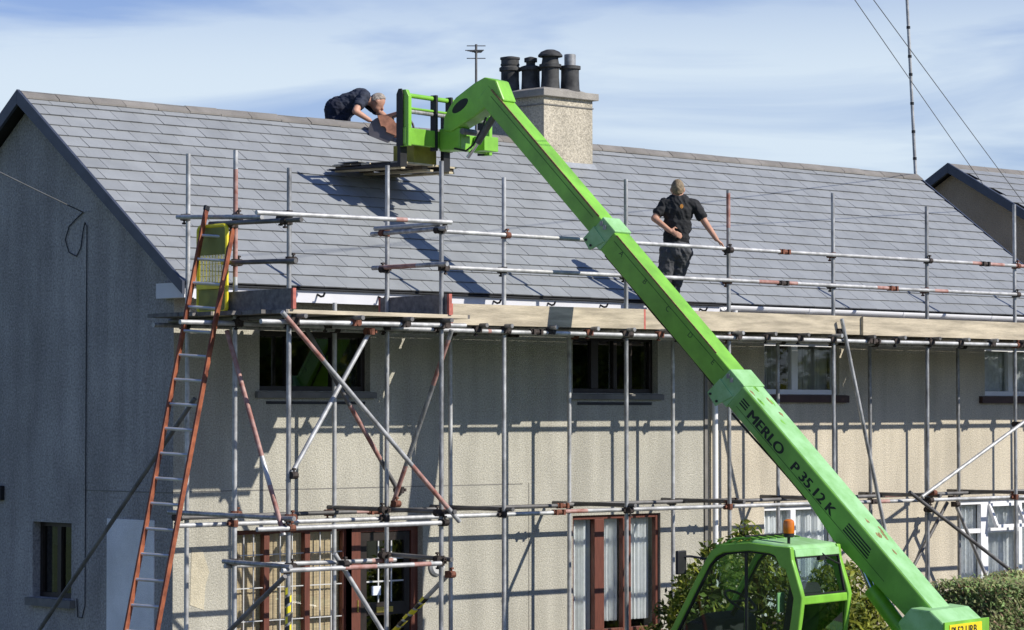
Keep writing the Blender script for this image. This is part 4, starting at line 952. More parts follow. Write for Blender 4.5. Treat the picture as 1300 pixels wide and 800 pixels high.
def sweep(pts, l_, w_, h_, mat, name, par):
    m = MB(); rows = []
    for i, p in enumerate(pts):
        a, b = pts[max(0, i - 1)], pts[min(len(pts) - 1, i + 1)]; d = Vector((b[0] - a[0], 0, b[1] - a[1])).normalized(); nn = Vector((-d.z, 0, d.x)); c0 = Vector((p[0], l_, p[1])); w2 = w_(i) if callable(w_) else w_
        rows.append([c0 + nn * w2 / 2 + Vector((0, h_ / 2, 0)), c0 - nn * w2 / 2 + Vector((0, h_ / 2, 0)), c0 - nn * w2 / 2 - Vector((0, h_ / 2, 0)), c0 + nn * w2 / 2 - Vector((0, h_ / 2, 0))])
    vs = [q for r_ in rows for q in r_]; fs = []
    for i in range(len(rows) - 1):
        for k in range(4): fs.append((4 * i + k, 4 * i + (k + 1) % 4, 4 * i + 4 + (k + 1) % 4, 4 * i + 4 + k))
    fs += [(3, 2, 1, 0), tuple(4 * (len(rows) - 1) + k for k in range(4))]
    return m.add(vs, fs).build(name, mat, par, True, bevel=.012, smooth=True)
for l_ in (cl1 - .03, cl0 + .03):
    sweep(side_pts, l_, lambda i: .065 if i < 4 else (.085 if i < 8 else .105), .07, 'green', 'side_frame', cab)
    strip([(1.20, 1.40), (1.20, 2.33)], .035, .03, l_ - (.012 if l_ > 1 else -.012), 'black', 'door_pillar', cab)
    MB().prism([(.63, 2.12), (.78, 2.17), (.84, 2.28), (.95, 2.33), (.95, 2.385), (.66, 2.37)], 'y', l_ - .036, l_ + .036).build('corner_panel', 'green', cab, True, bevel=.012)
# inner dark seal of the side door opening
inset = [(2.08, 1.36)] + [(p[0] - (.035 if i < 4 else (.03 if i < 6 else (0 if i < 8 else -.045))), p[1] - (.02 if i < 4 else (.05 if i < 9 else .02))) for i, p in enumerate(side_pts) if 0 < i < 14] + [(.70, 1.40)]
sweep(inset, cl1 - .03, .022, .05, 'black', 'door_seal', cab); sweep(inset, cl0 + .03, .022, .05, 'black', 'door_seal', cab)
gp = inset
MB().prism(gp, 'y', cl1 - .034, cl1 - .028).build('side_pane', 'cab_glass', cab, True)
MB().prism(gp, 'y', cl0 + .028, cl0 + .034).build('side_pane', 'cab_glass', cab, True)
# windscreen
m = MB(); m.hexa([(2.12, cl0 + .05, 1.36), (2.126, cl0 + .05, 1.36), (2.126, cl1 - .05, 1.36), (2.12, cl1 - .05, 1.36), (1.55, cl0 + .05, 2.31), (1.556, cl0 + .05, 2.31), (1.556, cl1 - .05, 2.31), (1.55, cl1 - .05, 2.31)]); m.build('windscreen', 'cab_glass', cab, True)
# roof with a raised front and open guard bars
rf = MB(); rf.hexa([(.66, cl0, 2.33), (1.14, cl0, 2.385), (1.14, cl1, 2.385), (.66, cl1, 2.33), (.70, cl0 + .03, 2.385), (1.12, cl0 + .03, 2.435), (1.12, cl1 - .03, 2.435), (.70, cl1 - .03, 2.385)]); rf = rf.build('cab_roof', 'green_pale', cab, True, bevel=.02)
rg = MB(); rg.beam((1.12, cl0 + .04, 2.40), (1.56, cl0 + .04, 2.35), .04, .03); rg.build('guard_side', 'green', rf, True)
MB().beam((1.12, cl1 - .05, 2.41), (1.56, cl1 - .05, 2.36), .04, .03).build('guard_side', 'green', rf, True)
for i in range(6): l_ = cl0 + .10 + i * .155; MB().path([(1.08, l_, 2.43), (1.2, l_, 2.45), (1.4, l_, 2.435), (1.54, l_, 2.36)], .011, 6).build('guard_bar', 'green', rf, True)
MB().tube((1.20, cl0 + .02, 2.465), (1.20, cl1 - .02, 2.465), .010, n=6).build('guard_bar', 'black', rf, True)
# rear wall: header, mid band, lower window
MB().hexa([(.63, cl0 + .06, 2.27), (.68, cl0 + .06, 2.27), (.68, cl1 - .06, 2.27), (.63, cl1 - .06, 2.27), (.645, cl0 + .06, 2.345), (.69, cl0 + .06, 2.345), (.69, cl1 - .06, 2.345), (.645, cl1 - .06, 2.345)]).build('rear_header', 'green_pale', cab, True, bevel=.008)
MB().box(.545, .60, cl0 + .06, cl1 - .06, 1.80, 1.885).build('rear_band', 'green', cab, True, bevel=.012)
m = MB(); m.hexa([(.575, cl0 + .06, 1.88), (.581, cl0 + .06, 1.88), (.581, cl1 - .06, 1.88), (.575, cl1 - .06, 1.88), (.655, cl0 + .06, 2.275), (.661, cl0 + .06, 2.275), (.661, cl1 - .06, 2.275), (.655, cl1 - .06, 2.275)]); rwn = m.build('rear_window', 'cab_glass', cab, True)
for (a, b) in (((.570, cl0 + .075, 1.885), (.652, cl0 + .075, 2.27)), ((.570, cl1 - .075, 1.885), (.652, cl1 - .075, 2.27)), ((.570, cl0 + .075, 1.892), (.570, cl1 - .075, 1.892)), ((.652, cl0 + .075, 2.265), (.652, cl1 - .075, 2.265))):
    MB().beam(a, b, .022, .022).build('window_seal', 'black', rwn, True)
m = MB(); m.hexa([(.60, cl0 + .06, 1.42), (.606, cl0 + .06, 1.42), (.606, cl1 - .06, 1.42), (.60, cl1 - .06, 1.42), (.57, cl0 + .06, 1.80), (.576, cl0 + .06, 1.80), (.576, cl1 - .06, 1.80), (.57, cl1 - .06, 1.80)]); lw = m.build('lower_rear_window', 'glass_dark', cab, True)
m = MB(); m.path([(.64, .72, 2.29), (.61, .68, 2.25), (.60, .50, 2.19), (.60, .42, 2.17)], .010, 6); m.box(.615, .655, .66, .80, 2.225, 2.265); m.build('rear_wiper', 'black', cab, True)
# beacon
MB().tube((.80, 1.10, 2.36), (.80, 1.10, 2.46), .016, n=8).build('beacon_post', 'black', TH, True)
bcn = MB(); bcn.lathe((.80, 1.10, 2.46), [(.045, 0), (.055, .01), (.055, .035), (.05, .04)], 16); bcn = bcn.build('beacon', 'black', TH, True, smooth=True)
m = MB(); m.lathe((.80, 1.10, 2.50), [(.055, 0), (.058, .03), (.058, .10), (.052, .125), (.03, .14), (.005, .143)], 18); m.build('beacon_lens', 'amber', bcn, True, smooth=True)
# interior: seat, steering wheel, console, inside mirror card
m = MB(); m.prism([(.80, 1.30), (1.30, 1.36), (1.32, 1.48), (.95, 1.46), (.86, 1.98), (.76, 2.0), (.72, 1.9)], 'y', .56, 1.02); m.build('driver_seat', 'seat', cab, True, bevel=.04)
m = MB(); m.prism([(1.60, 1.30), (2.10, 1.30), (1.98, 1.55), (1.72, 1.68), (1.60, 1.60)], 'y', .40, 1.20); m.build('dashboard', 'seat', cab, True, bevel=.03)
m = MB(); cw = Vector((1.56, .80, 1.78)); nx = Vector((-.55, 0, .83)).normalized(); ux = Vector((0, 1, 0)); uy = nx.cross(ux)
m.path([cw + (ux * math.cos(2 * PI * i / 20) + uy * math.sin(2 * PI * i / 20)) * .18 for i in range(21)], .014, 6); m.tube(cw, cw - nx * .25, .025, n=8); m.beam(cw - ux * .18, cw + ux * .18, .02, .02); m.build('steering_wheel', 'black', cab, True)
MB().box(.93, .945, .96, 1.10, 1.70, 1.90).build('mirror_card', 'green_pale', cab, True, bevel=.006)  # inside mirror, its reflection painted as plain pale green
MB().tube((1.22, 1.24, 1.40), (1.22, 1.24, 1.78), .014, n=8).build('grab_rail', 'green', cab, True)
# door mirror on a bracket at the front
m = MB(); m.path([(1.62, 1.27, 2.22), (1.80, 1.36, 2.25), (1.86, 1.42, 2.25)], .012, 6); mr_ = m.build('mirror_arm', 'black', TH, True)
m = MB(); m.box(1.845, 1.885, 1.36, 1.52, 2.07, 2.31); m.build('door_mirror', 'black', mr_, True, bevel=.012)

# ------------------------------------------------------------------ pallet, slates and crate on the forks
def world_box(m, s0, s1, l0, l1, z0, z1):
    p = [(s0, l0, z0), (s1, l0, z0), (s1, l1, z0), (s0, l1, z0), (s0, l0, z1), (s1, l0, z1), (s1, l1, z1), (s0, l1, z1)]
    return m.hexa([tw(q) for q in p])
base = tw((6.7, .05, 6.50))
pal = thing('pallet', 'dark weathered wooden pallet carried on the forks above the roof', 'pallet', base)
FZ = 6.546
for l0 in (-.47, -.07, .45):
    world_box(MB(), 6.24, 7.20, l0, l0 + .10, FZ - .058, FZ - .036).build('bottom_board', 'pallet_light', pal)
for l0 in (-.47, .02, .45):
    for s0 in (6.25, 6.65, 7.05): world_box(MB(), s0, s0 + .14, l0, l0 + .10, FZ - .036, FZ + .002).build('pallet_block', 'pallet', pal)
for i in range(7):
    s0 = 6.22 + i * .145; world_box(MB(), s0, s0 + .128, -.50 + rw.uniform(-.02, .02), .58, FZ + .002, FZ + .022).build('top_board', 'pallet' if i % 3 else 'pallet_light', pal)
for k, (s0, l0) in enumerate(((6.70, -.25), (6.98, -.22), (6.74, .16), (7.0, .2), (6.85, .30), (6.72, -.05), (7.02, .02))):
    z0 = FZ + .0225 + .011 * (k // 2)
    o = world_box(MB(), s0, s0 + .30, l0, l0 + .25, z0, z0 + .010).build('loose_slate', 'slate')
    tag(o, 'loose grey slate lying flat on the raised pallet', 'slate', 'slates on the raised pallet')
o = MB()
for (a, b, c_, d_) in ((6.28, 6.30, -.18, .24), (6.56, 6.58, -.18, .24), (6.30, 6.56, -.18, -.16), (6.30, 6.56, .22, .24)): world_box(o, a, b, c_, d_, FZ + .022, FZ + .235)
world_box(o, 6.30, 6.56, -.16, .22, FZ + .022, FZ + .04)
tag(o.build('crate', 'crate'), 'dull yellow plastic crate on the pallet behind the fork carriage', 'crate')

# ------------------------------------------------------------------ disc cutter on the ridge
cut = thing('disc_cutter', 'brown cased disc cutter held against the ridge tiles', 'saw', (4.95, 2.35, 6.75))
dc = Vector((4.86, 2.30, 6.83)); an = Vector((-.62, -.78, 0)).normalized(); av = Vector((0, 0, 1)); ah = av.cross(an)
m = MB(); m.lathe(dc, [(.165, 0), (.165, .004), (.03, .006)], 28, an); m.build('cutting_disc', 'disc', cut)
gd = MB(); n = 14; ring = [dc + an * q + (ah * math.cos(t) + av * math.sin(t)) * r_ for q, r_ in ((-.03, .05), (-.03, .185), (.045, .185), (.045, .05)) for t in [PI * -.12 + PI * .72 * i / n for i in range(n + 1)]]
fs = []
for a in range(4):
    b = (a + 1) % 4
    for i in range(n): fs.append((a * (n + 1) + i, a * (n + 1) + i + 1, b * (n + 1) + i + 1, b * (n + 1) + i))
fs += [(0, n + 1, 2 * n + 2, 3 * n + 3), (n, 2 * n + 1, 3 * n + 2, 4 * n + 3)]
gd.add(ring, fs); gd.build('blade_guard', 'guard', cut)
def loc_beam(a, b, w_, h_, nm, mt, bv=.01):
    A = dc + ah * a[0] + an * a[1] + av * a[2]; B = dc + ah * b[0] + an * b[1] + av * b[2]; return MB().beam(A, B, w_, h_).build(nm, mt, cut, bevel=bv)
loc_beam((.0, -.06, .0), (.20, -.06, .02), .05, .07, 'arm', 'black'); 
loc_beam((.10, -.14, .01), (.36, -.14, .03), .17, .17, 'engine_casing', 'guard', .03)
loc_beam((.20, -.14, .10), (.34, -.14, .11), .12, .05, 'air_filter', 'bar_white', .015)
m = MB(); m.path([dc + ah * q[0] + an * q[1] + av * q[2] for q in ((.14, -.14, .09), (.14, -.14, .18), (.20, -.15, .21), (.32, -.16, .19), (.38, -.16, .10), (.40, -.16, .02))], .014, 8); m.build('handle', 'black', cut, smooth=True)

# ------------------------------------------------------------------ people
def cap(m, a, b, r0, r1, flat=None):
    a, b = Vector(a), Vector(b); d = b - a; L = d.length; prof = []
    n = 6
    for i in range(n + 1): t = PI / 2 * (i / n - 1); prof.append((max(1e-4, r0 * math.cos(t)), r0 * math.sin(t)))
    for i in range(n + 1): t = PI / 2 * i / n; prof.append((max(1e-4, r1 * math.cos(t)), L + r1 * math.sin(t)))
    m.lathe(a, prof, 16, d if L > 1e-6 else (0, 0, 1))
def ell(m, c, rx, ry, rz, X, Y, Z):
    vs = []; fs = []; n, k = 18, 12; c = Vector(c)
    for i in range(1, k):
        th = PI * i / k
        for j in range(n): ph = 2 * PI * j / n; vs.append(c + X * rx * math.sin(th) * math.cos(ph) + Y * ry * math.sin(th) * math.sin(ph) + Z * rz * math.cos(th))
    vs += [c + Z * rz, c - Z * rz]; a, b = len(vs) - 2, len(vs) - 1
    for i in range(k - 2): fs += [(i * n + j, i * n + (j + 1) % n, (i + 1) * n + (j + 1) % n, (i + 1) * n + j) for j in range(n)]
    fs += [(a, j, (j + 1) % n) for j in range(n)] + [(b, (k - 2) * n + (j + 1) % n, (k - 2) * n + j) for j in range(n)]
    m.add(vs, fs)
def body(name, prims, mats, parent, voxel=.009):
    m = MB()
    for p in prims:
        if p[0] == 'c': cap(m, p[1], p[2], p[3], p[4])
        else: ell(m, *p[1:8])
    me = m.mesh(name + '_raw', mats[0]); o = bpy.data.objects.new(name + '_raw', me); COL.objects.link(o)
    r_ = o.modifiers.new('r', 'REMESH'); r_.mode = 'VOXEL'; r_.voxel_size = voxel; r_.use_smooth_shade = True
    s_ = o.modifiers.new('s', 'SMOOTH'); s_.factor = .5; s_.iterations = 5
    dg = bpy.context.evaluated_depsgraph_get(); dg.update(); out = bpy.data.meshes.new_from_object(o.evaluated_get(dg)); bpy.data.objects.remove(o)
    out.materials.clear()
    for q in mats: out.materials.append(MATS[q])
    def dist(p, x):
        if p[0] == 'c':
            a, b = p[1], p[2]; ab = b - a; t = max(0, min(1, (x - a).dot(ab) / max(1e-9, ab.length_squared))); return (x - a - ab * t).length - (p[3] + (p[4] - p[3]) * t)
        d = x - p[1]; q = Vector((d.dot(p[5]) / p[2], d.dot(p[6]) / p[3], d.dot(p[7]) / p[4])); return (q.length - 1) * min(p[2], p[3], p[4])
    from mathutils import noise as mnoise
    cloth = [i for i, q in enumerate(mats) if 'shirt' in q or 'trousers' in q]
    for f in out.polygons:
        c = Vector(f.center); best = min(prims, key=lambda p: dist(p, c)); f.material_index = best[-1]; f.use_smooth = True
    cv = {}
    for f in out.polygons:
        for vi in f.vertices: cv.setdefault(vi, []).append(f.material_index in cloth)
    disp = []
    for v_ in out.vertices:
        if all(cv.get(v_.index, [False])):
            p = v_.co; q = Vector((p.x * 9 + p.z * 5, p.y * 9 - p.z * 4, p.z * 15)); h_ = mnoise.fractal(q, .9, 2.1, 4); h2 = abs(mnoise.noise(Vector((p.x * 16 + p.z * 8, p.y * 16, p.z * 7))))
            disp.append((v_.index, v_.normal * (.010 * h_ + .012 - .022 * h2)))
    for i, d_ in disp: out.vertices[i].co += d_
    ob = bpy.data.objects.new(name, out); COL.objects.link(ob); ob.parent = parent; ob.matrix_parent_inverse = parent_matrix(parent).inverted()
    return ob
V = Vector
def C(a, b, r0, r1, mi): return ('c', V(a), V(b), r0, r1, mi)
def E_(c, rx, ry, rz, X, Y, Z, mi): return ('e', V(c), rx, ry, rz, X, Y, Z, mi)
def hand(wrist, direc, palm_n, thumb_side, curl, mi):
    """palm + four fingers of unequal length + thumb; direc = pointing direction, palm_n = palm facing, thumb_side = towards the thumb"""
    d, pn, ts = V(direc).normalized(), V(palm_n).normalized(), V(thumb_side).normalized(); w_ = V(wrist); out = []
    pc = w_ + d * .05
    out.append(E_(pc, .050, .040, .016, d, ts, pn, mi))
    for i, (off, ln) in enumerate(((.030, .070), (.010, .078), (-.010, .072), (-.030, .056))):
        k0 = w_ + d * .085 + ts * off; d1 = (d * math.cos(curl) + pn * math.sin(curl)); k1 = k0 + d1 * ln * .55; d2 = (d * math.cos(curl * 2.1) + pn * math.sin(curl * 2.1)); k2 = k1 + d2 * ln * .5
        out += [C(k0, k1, .0105, .0095, mi), C(k1, k2, .0095, .0085, mi)]
    t0 = w_ + d * .03 + ts * .034; t1 = t0 + (ts * .7 + d * .6 + pn * .2).normalized() * .038; t2 = t1 + (d * .9 + pn * .5).normalized() * .03
    out += [C(t0, t1, .013, .011, mi), C(t1, t2, .011, .009, mi)]
    return out
Zv = V((0, 0, 1))
# -- man standing on the scaffold deck, seen from behind
p2 = thing('person', 'person in black t-shirt standing on the scaffold deck with one hand on the rail', 'person', (6.66, -.86, 4.41))
rt_ = V((.722, -.692, 0)); fd_ = V((.692, .722, 0))
hc = V((6.672, -.895, 6.035))
hipc = V((6.675, -.87, 5.36)); nk = V((6.68, -.905, 5.925))
sL, sR = nk + rt_ * -.165 + V((0, 0, -.065)), nk + rt_ * .185 + V((0, 0, -.075))
elL = sL + rt_ * -.125 - fd_ * .06 + V((0, 0, -.135)); elL = V((elL.x, elL.y, 5.685)); waL = V((6.575, -.90, 5.53)) - fd_ * .085 + rt_ * -.03
wr = V((6.90, -1.30, 5.405)); elR = sR + rt_ * .125 - fd_ * .02 + V((0, 0, -.215))
pr = []
pr += [E_(hc + V((0, 0, .0)), .076, .096, .112, rt_, fd_, Zv, 2), E_(hc + fd_ * .03 + V((0, 0, -.055)), .058, .065, .062, rt_, fd_, Zv, 2), C(hc + fd_ * .085 + V((0, 0, -.005)), hc + fd_ * .112 + V((0, 0, -.03)), .012, .014, 2)]
for s_ in (-1, 1): pr.append(E_(hc + rt_ * s_ * .078 + V((0, 0, -.01)), .012, .02, .032, rt_, fd_, Zv, 2))
pr += [C(nk + V((0, 0, -.03)), hc + V((0, 0, -.07)), .060, .055, 2)]
pr += [C(nk + rt_ * -.13 + V((0, 0, -.065)), nk + rt_ * .14 + V((0, 0, -.07)), .065, .065, 0), C(nk + V((0, 0, -.05)), nk + V((0, 0, -.01)), .085, .062, 0)]
pr += [E_(nk * .72 + hipc * .28 + V((0, 0, .02)), .178, .115, .20, rt_, fd_, Zv, 0), E_(nk * .45 + hipc * .55, .158, .110, .20, rt_, fd_, Zv, 0), E_(hipc + V((0, 0, .10)), .150, .112, .15, rt_, fd_, Zv, 0)]
pr += [E_(hipc + V((0, 0, -.03)) - fd_ * .01, .150, .122, .13, rt_, fd_, Zv, 1)]
# sleeves then forearms
mL = sL.lerp(elL, .62); mR = sR.lerp(elR, .66)
pr += [C(sL, mL, .062, .055, 0), C(mL, elL, .044, .040, 2), C(elL, waL, .041, .028, 2)]
pr += [C(sR, mR, .064, .056, 0), C(mR, elR, .046, .041, 2), C(elR, wr + V((0, 0, .03)), .042, .029, 2)]
pr += hand(waL, (waL - elL).normalized() * .3 + rt_ * .9 - Zv * .35, fd_, Zv, .35, 2)
pr += hand(wr + V((0, 0, .025)), rt_ * .75 + fd_ * .1 - Zv * .55, -Zv * .8 - rt_ * .3, fd_, .7, 2)
kL, kR = hipc + rt_ * -.15 + V((0, 0, -.44)) + fd_ * .03, hipc + rt_ * -.01 + V((0, 0, -.43)) + fd_ * .12
aL, aR = V((kL.x, kL.y, 4.50)) - fd_ * .04 + rt_ * -.05, V((kR.x, kR.y, 4.50)) - fd_ * .02 + rt_ * -.08
for s_, k_, a_ in ((-1, kL, aL), (1, kR, aR)):
    h_ = hipc + rt_ * s_ * .082 + V((0, 0, -.06)); pr += [C(h_, k_, .108, .078, 1), C(k_, a_, .068, .052, 1)]
    pr += [C(a_ + V((0, 0, -.045)) - fd_ * .05, a_ + fd_ * .15 + V((0, 0, -.055)), .045, .042, 3)]
b2 = body('body', pr, ['shirt', 'trousers', 'skin', 'boot'], p2)
def hair(name, c, X, Y, Z, mat, parent, rad=(.0785, .098, .1135), zc=-.01, face=.03, low=-.075):
    m = MB(); n, k = 44, 28; vs = []; c = V(c); idx = {}
    rnd = random.Random(2)
    for i in range(k + 1):
        th = PI * i / k
        for j in range(n):
            ph = 2 * PI * j / n; j_ = 1 + rnd.uniform(-.02, .04)
            q = V((rad[0] * math.sin(th) * math.cos(ph), rad[1] * math.sin(th) * math.sin(ph), rad[2] * math.cos(th))) * j_; vs.append((c + X * q.x + Y * q.y + Z * q.z, q))
    fs = []
    for i in range(k):
        for j in range(n):
            ids = (i * n + j, i * n + (j + 1) % n, (i + 1) * n + (j + 1) % n, (i + 1) * n + j); q = sum((vs[t][1] for t in ids), V((0, 0, 0))) / 4
            if q.z < low + max(0, q.y + .05) * 1.5 + abs(q.x) * .35: continue
            if q.y > face and q.z < .055: continue
            fs.append(ids)
    m.add([v_[0] for v_ in vs], fs); o = m.build(name, mat, parent, smooth=True)
    so = o.modifiers.new('thick', 'SOLIDIFY'); so.thickness = .007; so.offset = -1
    return o
hair('hair', hc, rt_, fd_, Zv, 'hair_fair', p2)
# emblem on the back and belt pouch
m = MB(); ec = nk * .74 + hipc * .26 + rt_ * .035 - fd_ * .121 + V((0, 0, .045)); n = 10
vs = [ec + rt_ * .020 * math.cos(2 * PI * i / n) + Zv * .026 * math.sin(2 * PI * i / n) for i in range(n)]; vs2 = [v_ + fd_ * .02 for v_ in vs]
m.add(vs + vs2, [tuple(range(n)), tuple(reversed(range(n, 2 * n)))] + [(i, (i + 1) % n, n + (i + 1) % n, n + i) for i in range(n)]); m.build('shirt_emblem', 'emblem', p2)
m = MB(); m.beam(hipc + rt_ * .03 - fd_ * .118 + V((0, 0, .085)), hipc + rt_ * .03 - fd_ * .118 + V((0, 0, .145)), .03, .02, rt_); m.build('belt_clip', 'galv', p2)

# -- man kneeling behind the ridge, bending over the cutter
p1 = thing('person', 'person in navy shirt bending over the ridge with a disc cutter', 'person', (4.75, 3.15, 6.60))
hx = V((.80, -.60, 0)).normalized()     # direction his back leans along
hl = V((-.60, -.80, 0)).normalized()     # his right-hand side, towards the viewer
hip = V((4.85, 3.05, 7.12)); ch1 = V((4.99, 2.93, 7.255)); nk1 = V((5.10, 2.85, 7.29)); h1 = V((5.19, 2.77, 7.245))
dv = (nk1 - hip).normalized(); up1 = (Zv - dv * Zv.dot(dv)).normalized(); sd1 = dv.cross(up1)
pr = [E_(hip + V((-.03, .02, 0)), .17, .18, .175, dv, sd1, up1, 1), E_(hip + V((-.04, .03, -.12)), .15, .17, .16, dv, sd1, up1, 1), E_(hip.lerp(ch1, .45) + up1 * .02, .21, .175, .14, dv, sd1, up1, 0), E_(ch1, .18, .195, .125, dv, sd1, up1, 0), C(ch1 + dv * .09 + sd1 * .13, ch1 + dv * .09 - sd1 * .13, .075, .075, 0)]
fdir = (hx * .75 - Zv * .66).normalized(); hup = (hx * .66 + Zv * .75).normalized(); hs1 = fdir.cross(hup)
pr += [C(nk1 - dv * .04, h1 - fdir * .02 - hup * .04, .058, .055, 2), E_(h1, .074, .096, .108, hs1, fdir, hup, 2), E_(h1 + fdir * .035 - hup * .055, .055, .06, .06, hs1, fdir, hup, 2), C(h1 + fdir * .088, h1 + fdir * .115 - hup * .025, .012, .014, 2)]
for s_ in (-1, 1): pr.append(E_(h1 + hs1 * s_ * .077 - hup * .01, .012, .02, .030, hs1, fdir, hup, 2))
sN, sF = ch1 + dv * .07 + hl * .19 - Zv * .02, ch1 + dv * .10 - hl * .17
eN = V((4.76, 2.68, 7.085)); wN = V((4.93, 2.62, 6.985))
pr += [C(sN, sN.lerp(eN, .55), .066, .060, 0), C(sN.lerp(eN, .5), eN, .048, .043, 2), C(eN, wN, .043, .030, 2)]
pr += hand(wN, (wN - eN), -Zv, hl * -1, .8, 3)
hdl = dc + ah * .28 + an * -.155 + av * .205
eF = V((5.27, 2.70, 7.04)); wF = hdl + V((.03, .03, .05))
pr += [C(sF, sF.lerp(eF, .6), .066, .058, 0), C(sF.lerp(eF, .55), eF, .048, .043, 2), C(eF, wF, .042, .030, 2)]
pr += hand(wF, (hdl - wF) + V((-.0, -.02, -.03)), hl, hx * -1, .8, 3)
for s_ in (-1, 1):
    hh = hip + sd1 * s_ * .085; kn = V((4.98, 3.16, 6.62)) + sd1 * s_ * .13; kn.z = ZR - abs(kn.y - YR) * math.tan(pitch) + .10; ft = V((4.58, 3.42, 6.50)) + sd1 * s_ * .11; ft.z = ZR - abs(ft.y - YR) * math.tan(pitch) + .11
    pr += [C(hh, kn, .10, .068, 1), C(kn, ft, .066, .05, 1), C(ft + V((-.0, 0, -.01)), ft + V((-.12, .06, -.03)), .045, .04, 4)]
body('body', pr, ['shirt_navy', 'trousers_navy', 'skin', 'glove', 'boot'], p1)
hair('hair', h1, hs1, fdir, hup, 'hair_grey', p1, face=.02)

# ------------------------------------------------------------------ plants
def leaf_cloud(pts, size, seed, m=None, mi=0, shape=2.0, bias=(.3, -.7, .8)):
    rnd = random.Random(seed); m = m or MB(); m.mat(mi)
    for c in pts:
        c = V(c); n = V((rnd.gauss(0, 1) + bias[0], rnd.gauss(0, 1) + bias[1], rnd.gauss(0, 1) + bias[2])).normalized(); x = n.orthogonal().normalized(); x = Quaternion(n, rnd.uniform(0, 2 * PI)) @ x; y = n.cross(x)
        s_ = size * rnd.uniform(.6, 1.3); a = s_ * shape / 2
        m.add([c - x * a, c + y * s_ * .42 - x * a * .1 + n * s_ * .08, c + x * a, c - y * s_ * .42 - x * a * .1 + n * s_ * .08], [(0, 1, 2, 3)])
    return m
def in_blobs(blobs, n, seed, shell=.55):
    rnd = random.Random(seed); vol = [b[1] * b[2] * b[3] for b in blobs]; out = []
    for _ in range(n):
        b = rnd.choices(blobs, vol)[0]
        d = V((rnd.gauss(0, 1), rnd.gauss(0, 1), rnd.gauss(0, 1))).normalized(); r_ = shell + (1 - shell) * rnd.random() ** .5; r_ *= rnd.uniform(.85, 1.15)
        out.append(V(b[0]) + V((d.x * b[1] * r_, d.y * b[2] * r_, d.z * b[3] * r_)))
    return out
def shrub(label, base, blobs, n, size, mats, seed, cat='shrub', name='shrub'):
    s_ = thing(name, label, cat, base); rnd = random.Random(seed); st_ = MB()
    for b in blobs:
        for _ in range(3):
            e_ = V(b[0]) + V((rnd.uniform(-.6, .6) * b[1], rnd.uniform(-.6, .6) * b[2], rnd.uniform(0, .9) * b[3])); m0 = (V(base) + e_) / 2 + V((rnd.gauss(0, .08), rnd.gauss(0, .08), 0)); st_.path([V(base) + V((rnd.gauss(0, .06), rnd.gauss(0, .06), 0)), m0, e_], [.018, .012, .005], 5)
    st_.build('stem', 'twig', s_)
    pts = in_blobs(blobs, n, seed); m = MB(); k = len(mats)
    for i in range(k): leaf_cloud(pts[i::k], size, seed + i, m, i)
    m.build('foliage', mats, s_); return s_
shrub('leafy yellow-green shrub growing behind the telehandler cab', (5.55, -2.5, GZ), [((5.30, -2.4, 1.2), .30, .3, .55), ((5.65, -2.5, 1.55), .32, .3, .42), ((6.05, -2.5, 1.65), .28, .3, .52), ((6.4, -2.6, 1.25), .45, .35, .55), ((5.6, -2.5, .6), .6, .4, .6), ((6.03, -2.5, 2.05), .08, .08, .16), ((5.48, -2.45, 1.9), .08, .08, .15)], 6500, .055, ['leaf', 'leaf_yellow', 'leaf'], 11)
shrub('dark low shrub against the wall beside the brown ground floor window', (6.0, -1.75, GZ), [((5.75, -1.7, .95), .28, .25, .45), ((6.05, -1.75, 1.2), .25, .25, .5), ((5.9, -1.75, .5), .5, .3, .5)], 2600, .05, ['leaf_dark', 'leaf_dark', 'leaf'], 12)
shrub('yellow-leaved shrub seen between the lift ram and the boom', (7.2, -3.0, GZ), [((7.0, -3.0, .8), .5, .4, .6), ((7.5, -2.9, .75), .5, .4, .6), ((6.8, -3.1, 1.35), .35, .3, .38), ((7.35, -3.0, 1.35), .4, .3, .38)], 6000, .05, ['leaf_yellow', 'leaf', 'leaf_yellow'], 13)
shrub('small green plant on the sill below the brown ground floor window', (6.1, -.25, GZ), [((6.35, -.2, .68), .2, .12, .16), ((6.9, -.2, .70), .28, .12, .2), ((6.6, -.2, .3), .5, .15, .35)], 1400, .04, ['leaf_yellow', 'leaf', 'leaf_dark'], 14, 'plant', 'bedding_plant')
hg = thing('hedge', 'clipped hedge of mixed green and reddish leaves in front of the cream house', 'hedge', (11.0, -3.8, GZ))
rnd = random.Random(5); pts = []
def hz_(x): return 1.45 + .03 * math.sin(x * 2.1) + .02 * math.sin(x * 5.3) - (.45 * max(0, (8.5 - x) / .5) ** 2 if x < 8.5 else 0)
for _ in range(42000):
    x = rnd.uniform(8.0, 16.5) if rnd.random() < .7 else rnd.uniform(8.0, 10.8); top = hz_(x)
    q = rnd.random()
    if q < .45: pts.append((x, rnd.uniform(-4.35, -3.25), top + rnd.gauss(-.015, .035)))
    elif q < .8: pts.append((x, -4.35 + rnd.gauss(.02, .045), GZ + (top - GZ) * rnd.random() ** .6))
    elif q < .9: pts.append((8.0 + rnd.gauss(.05, .05), rnd.uniform(-4.35, -3.25), rnd.uniform(.1, hz_(8.1))))
    else: pts.append((x, -3.25 + rnd.gauss(0, .04), rnd.uniform(0, top)))
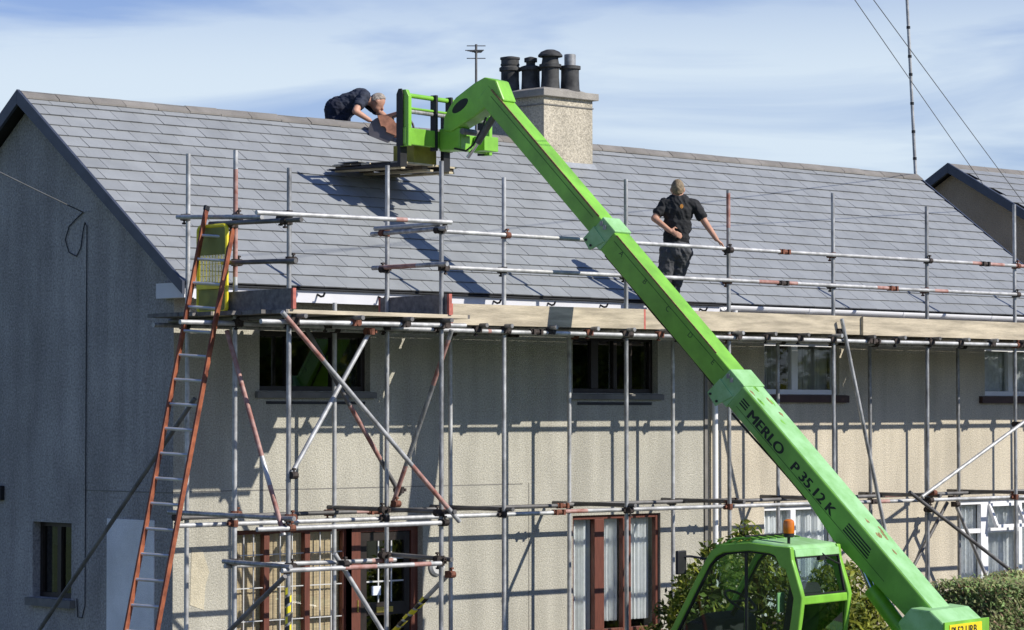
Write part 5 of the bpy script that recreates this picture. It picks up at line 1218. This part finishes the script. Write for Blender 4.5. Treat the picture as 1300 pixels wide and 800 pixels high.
m = MB(); leaf_cloud(pts[0::5] + pts[3::5], .036, 1, m, 0, bias=(.5, -1.5, 1.5)); leaf_cloud(pts[1::5], .030, 2, m, 1, bias=(.5, -1.5, 1.5)); leaf_cloud(pts[2::5] + pts[4::5], .030, 3, m, 2, bias=(.5, -1.5, 1.5)); m.build('foliage', ['leaf_hedge', 'leaf_red', 'leaf_bright'], hg)
core = MB(); xs = [8.15 + .4 * i for i in range(21)]
for a, b in zip(xs[:-1], xs[1:]): core.hexa([(a, -4.27, GZ), (b, -4.27, GZ), (b, -3.33, GZ), (a, -3.33, GZ), (a, -4.27, hz_(a) - .10), (b, -4.27, hz_(b) - .10), (b, -3.33, hz_(b) - .10), (a, -3.33, hz_(a) - .10)])
core.build('twig_core', 'twig_green', hg)
# garden trees over the road, mirrored in the windows
def tree(base, h_, wd, seed, label):
    t = thing('tree', label, 'tree', base, 0, 'trees across the road'); rnd = random.Random(seed); b = V(base); m = MB()
    m.path([b, b + V((rnd.gauss(0, .1), rnd.gauss(0, .1), h_ * .3)), b + V((rnd.gauss(0, .25), rnd.gauss(0, .25), h_ * .62))], [.26, .19, .09], 8)
    blobs = []
    for k in range(9):
        a = rnd.uniform(0, 2 * PI); rr_ = rnd.uniform(.2, .75) * wd; z_ = rnd.uniform(.38, .88) * h_; c = b + V((math.cos(a) * rr_, math.sin(a) * rr_, z_)); blobs.append((c, wd * .45, wd * .45, h_ * .16))
        m.path([b + V((0, 0, h_ * rnd.uniform(.25, .5))), (b + V((0, 0, h_ * .4))).lerp(c, .5), c], [.09, .06, .02], 6)
    m.build('trunk', 'bark', t); f = MB(); pts = in_blobs(blobs, 3600, seed, .3)
    leaf_cloud(pts[0::2], .22, seed, f, 0); leaf_cloud(pts[1::2], .22, seed + 1, f, 1); f.build('crown', ['leaf_yellow', 'leaf'], t); return t
for k, (x, y, h_, wd) in enumerate(((17, -21, 6.5, 2.6), (22, -22.5, 8.0, 3.2), (27.5, -21, 7.5, 3.0), (33, -23.5, 9.0, 3.6), (39.5, -22, 8.5, 3.4), (46, -24, 9.5, 3.8), (53, -23, 9.0, 3.6))):
    tree((x, y, GZ - .02), h_, wd, 40 + k, 'leafy green garden tree across the road from the houses')
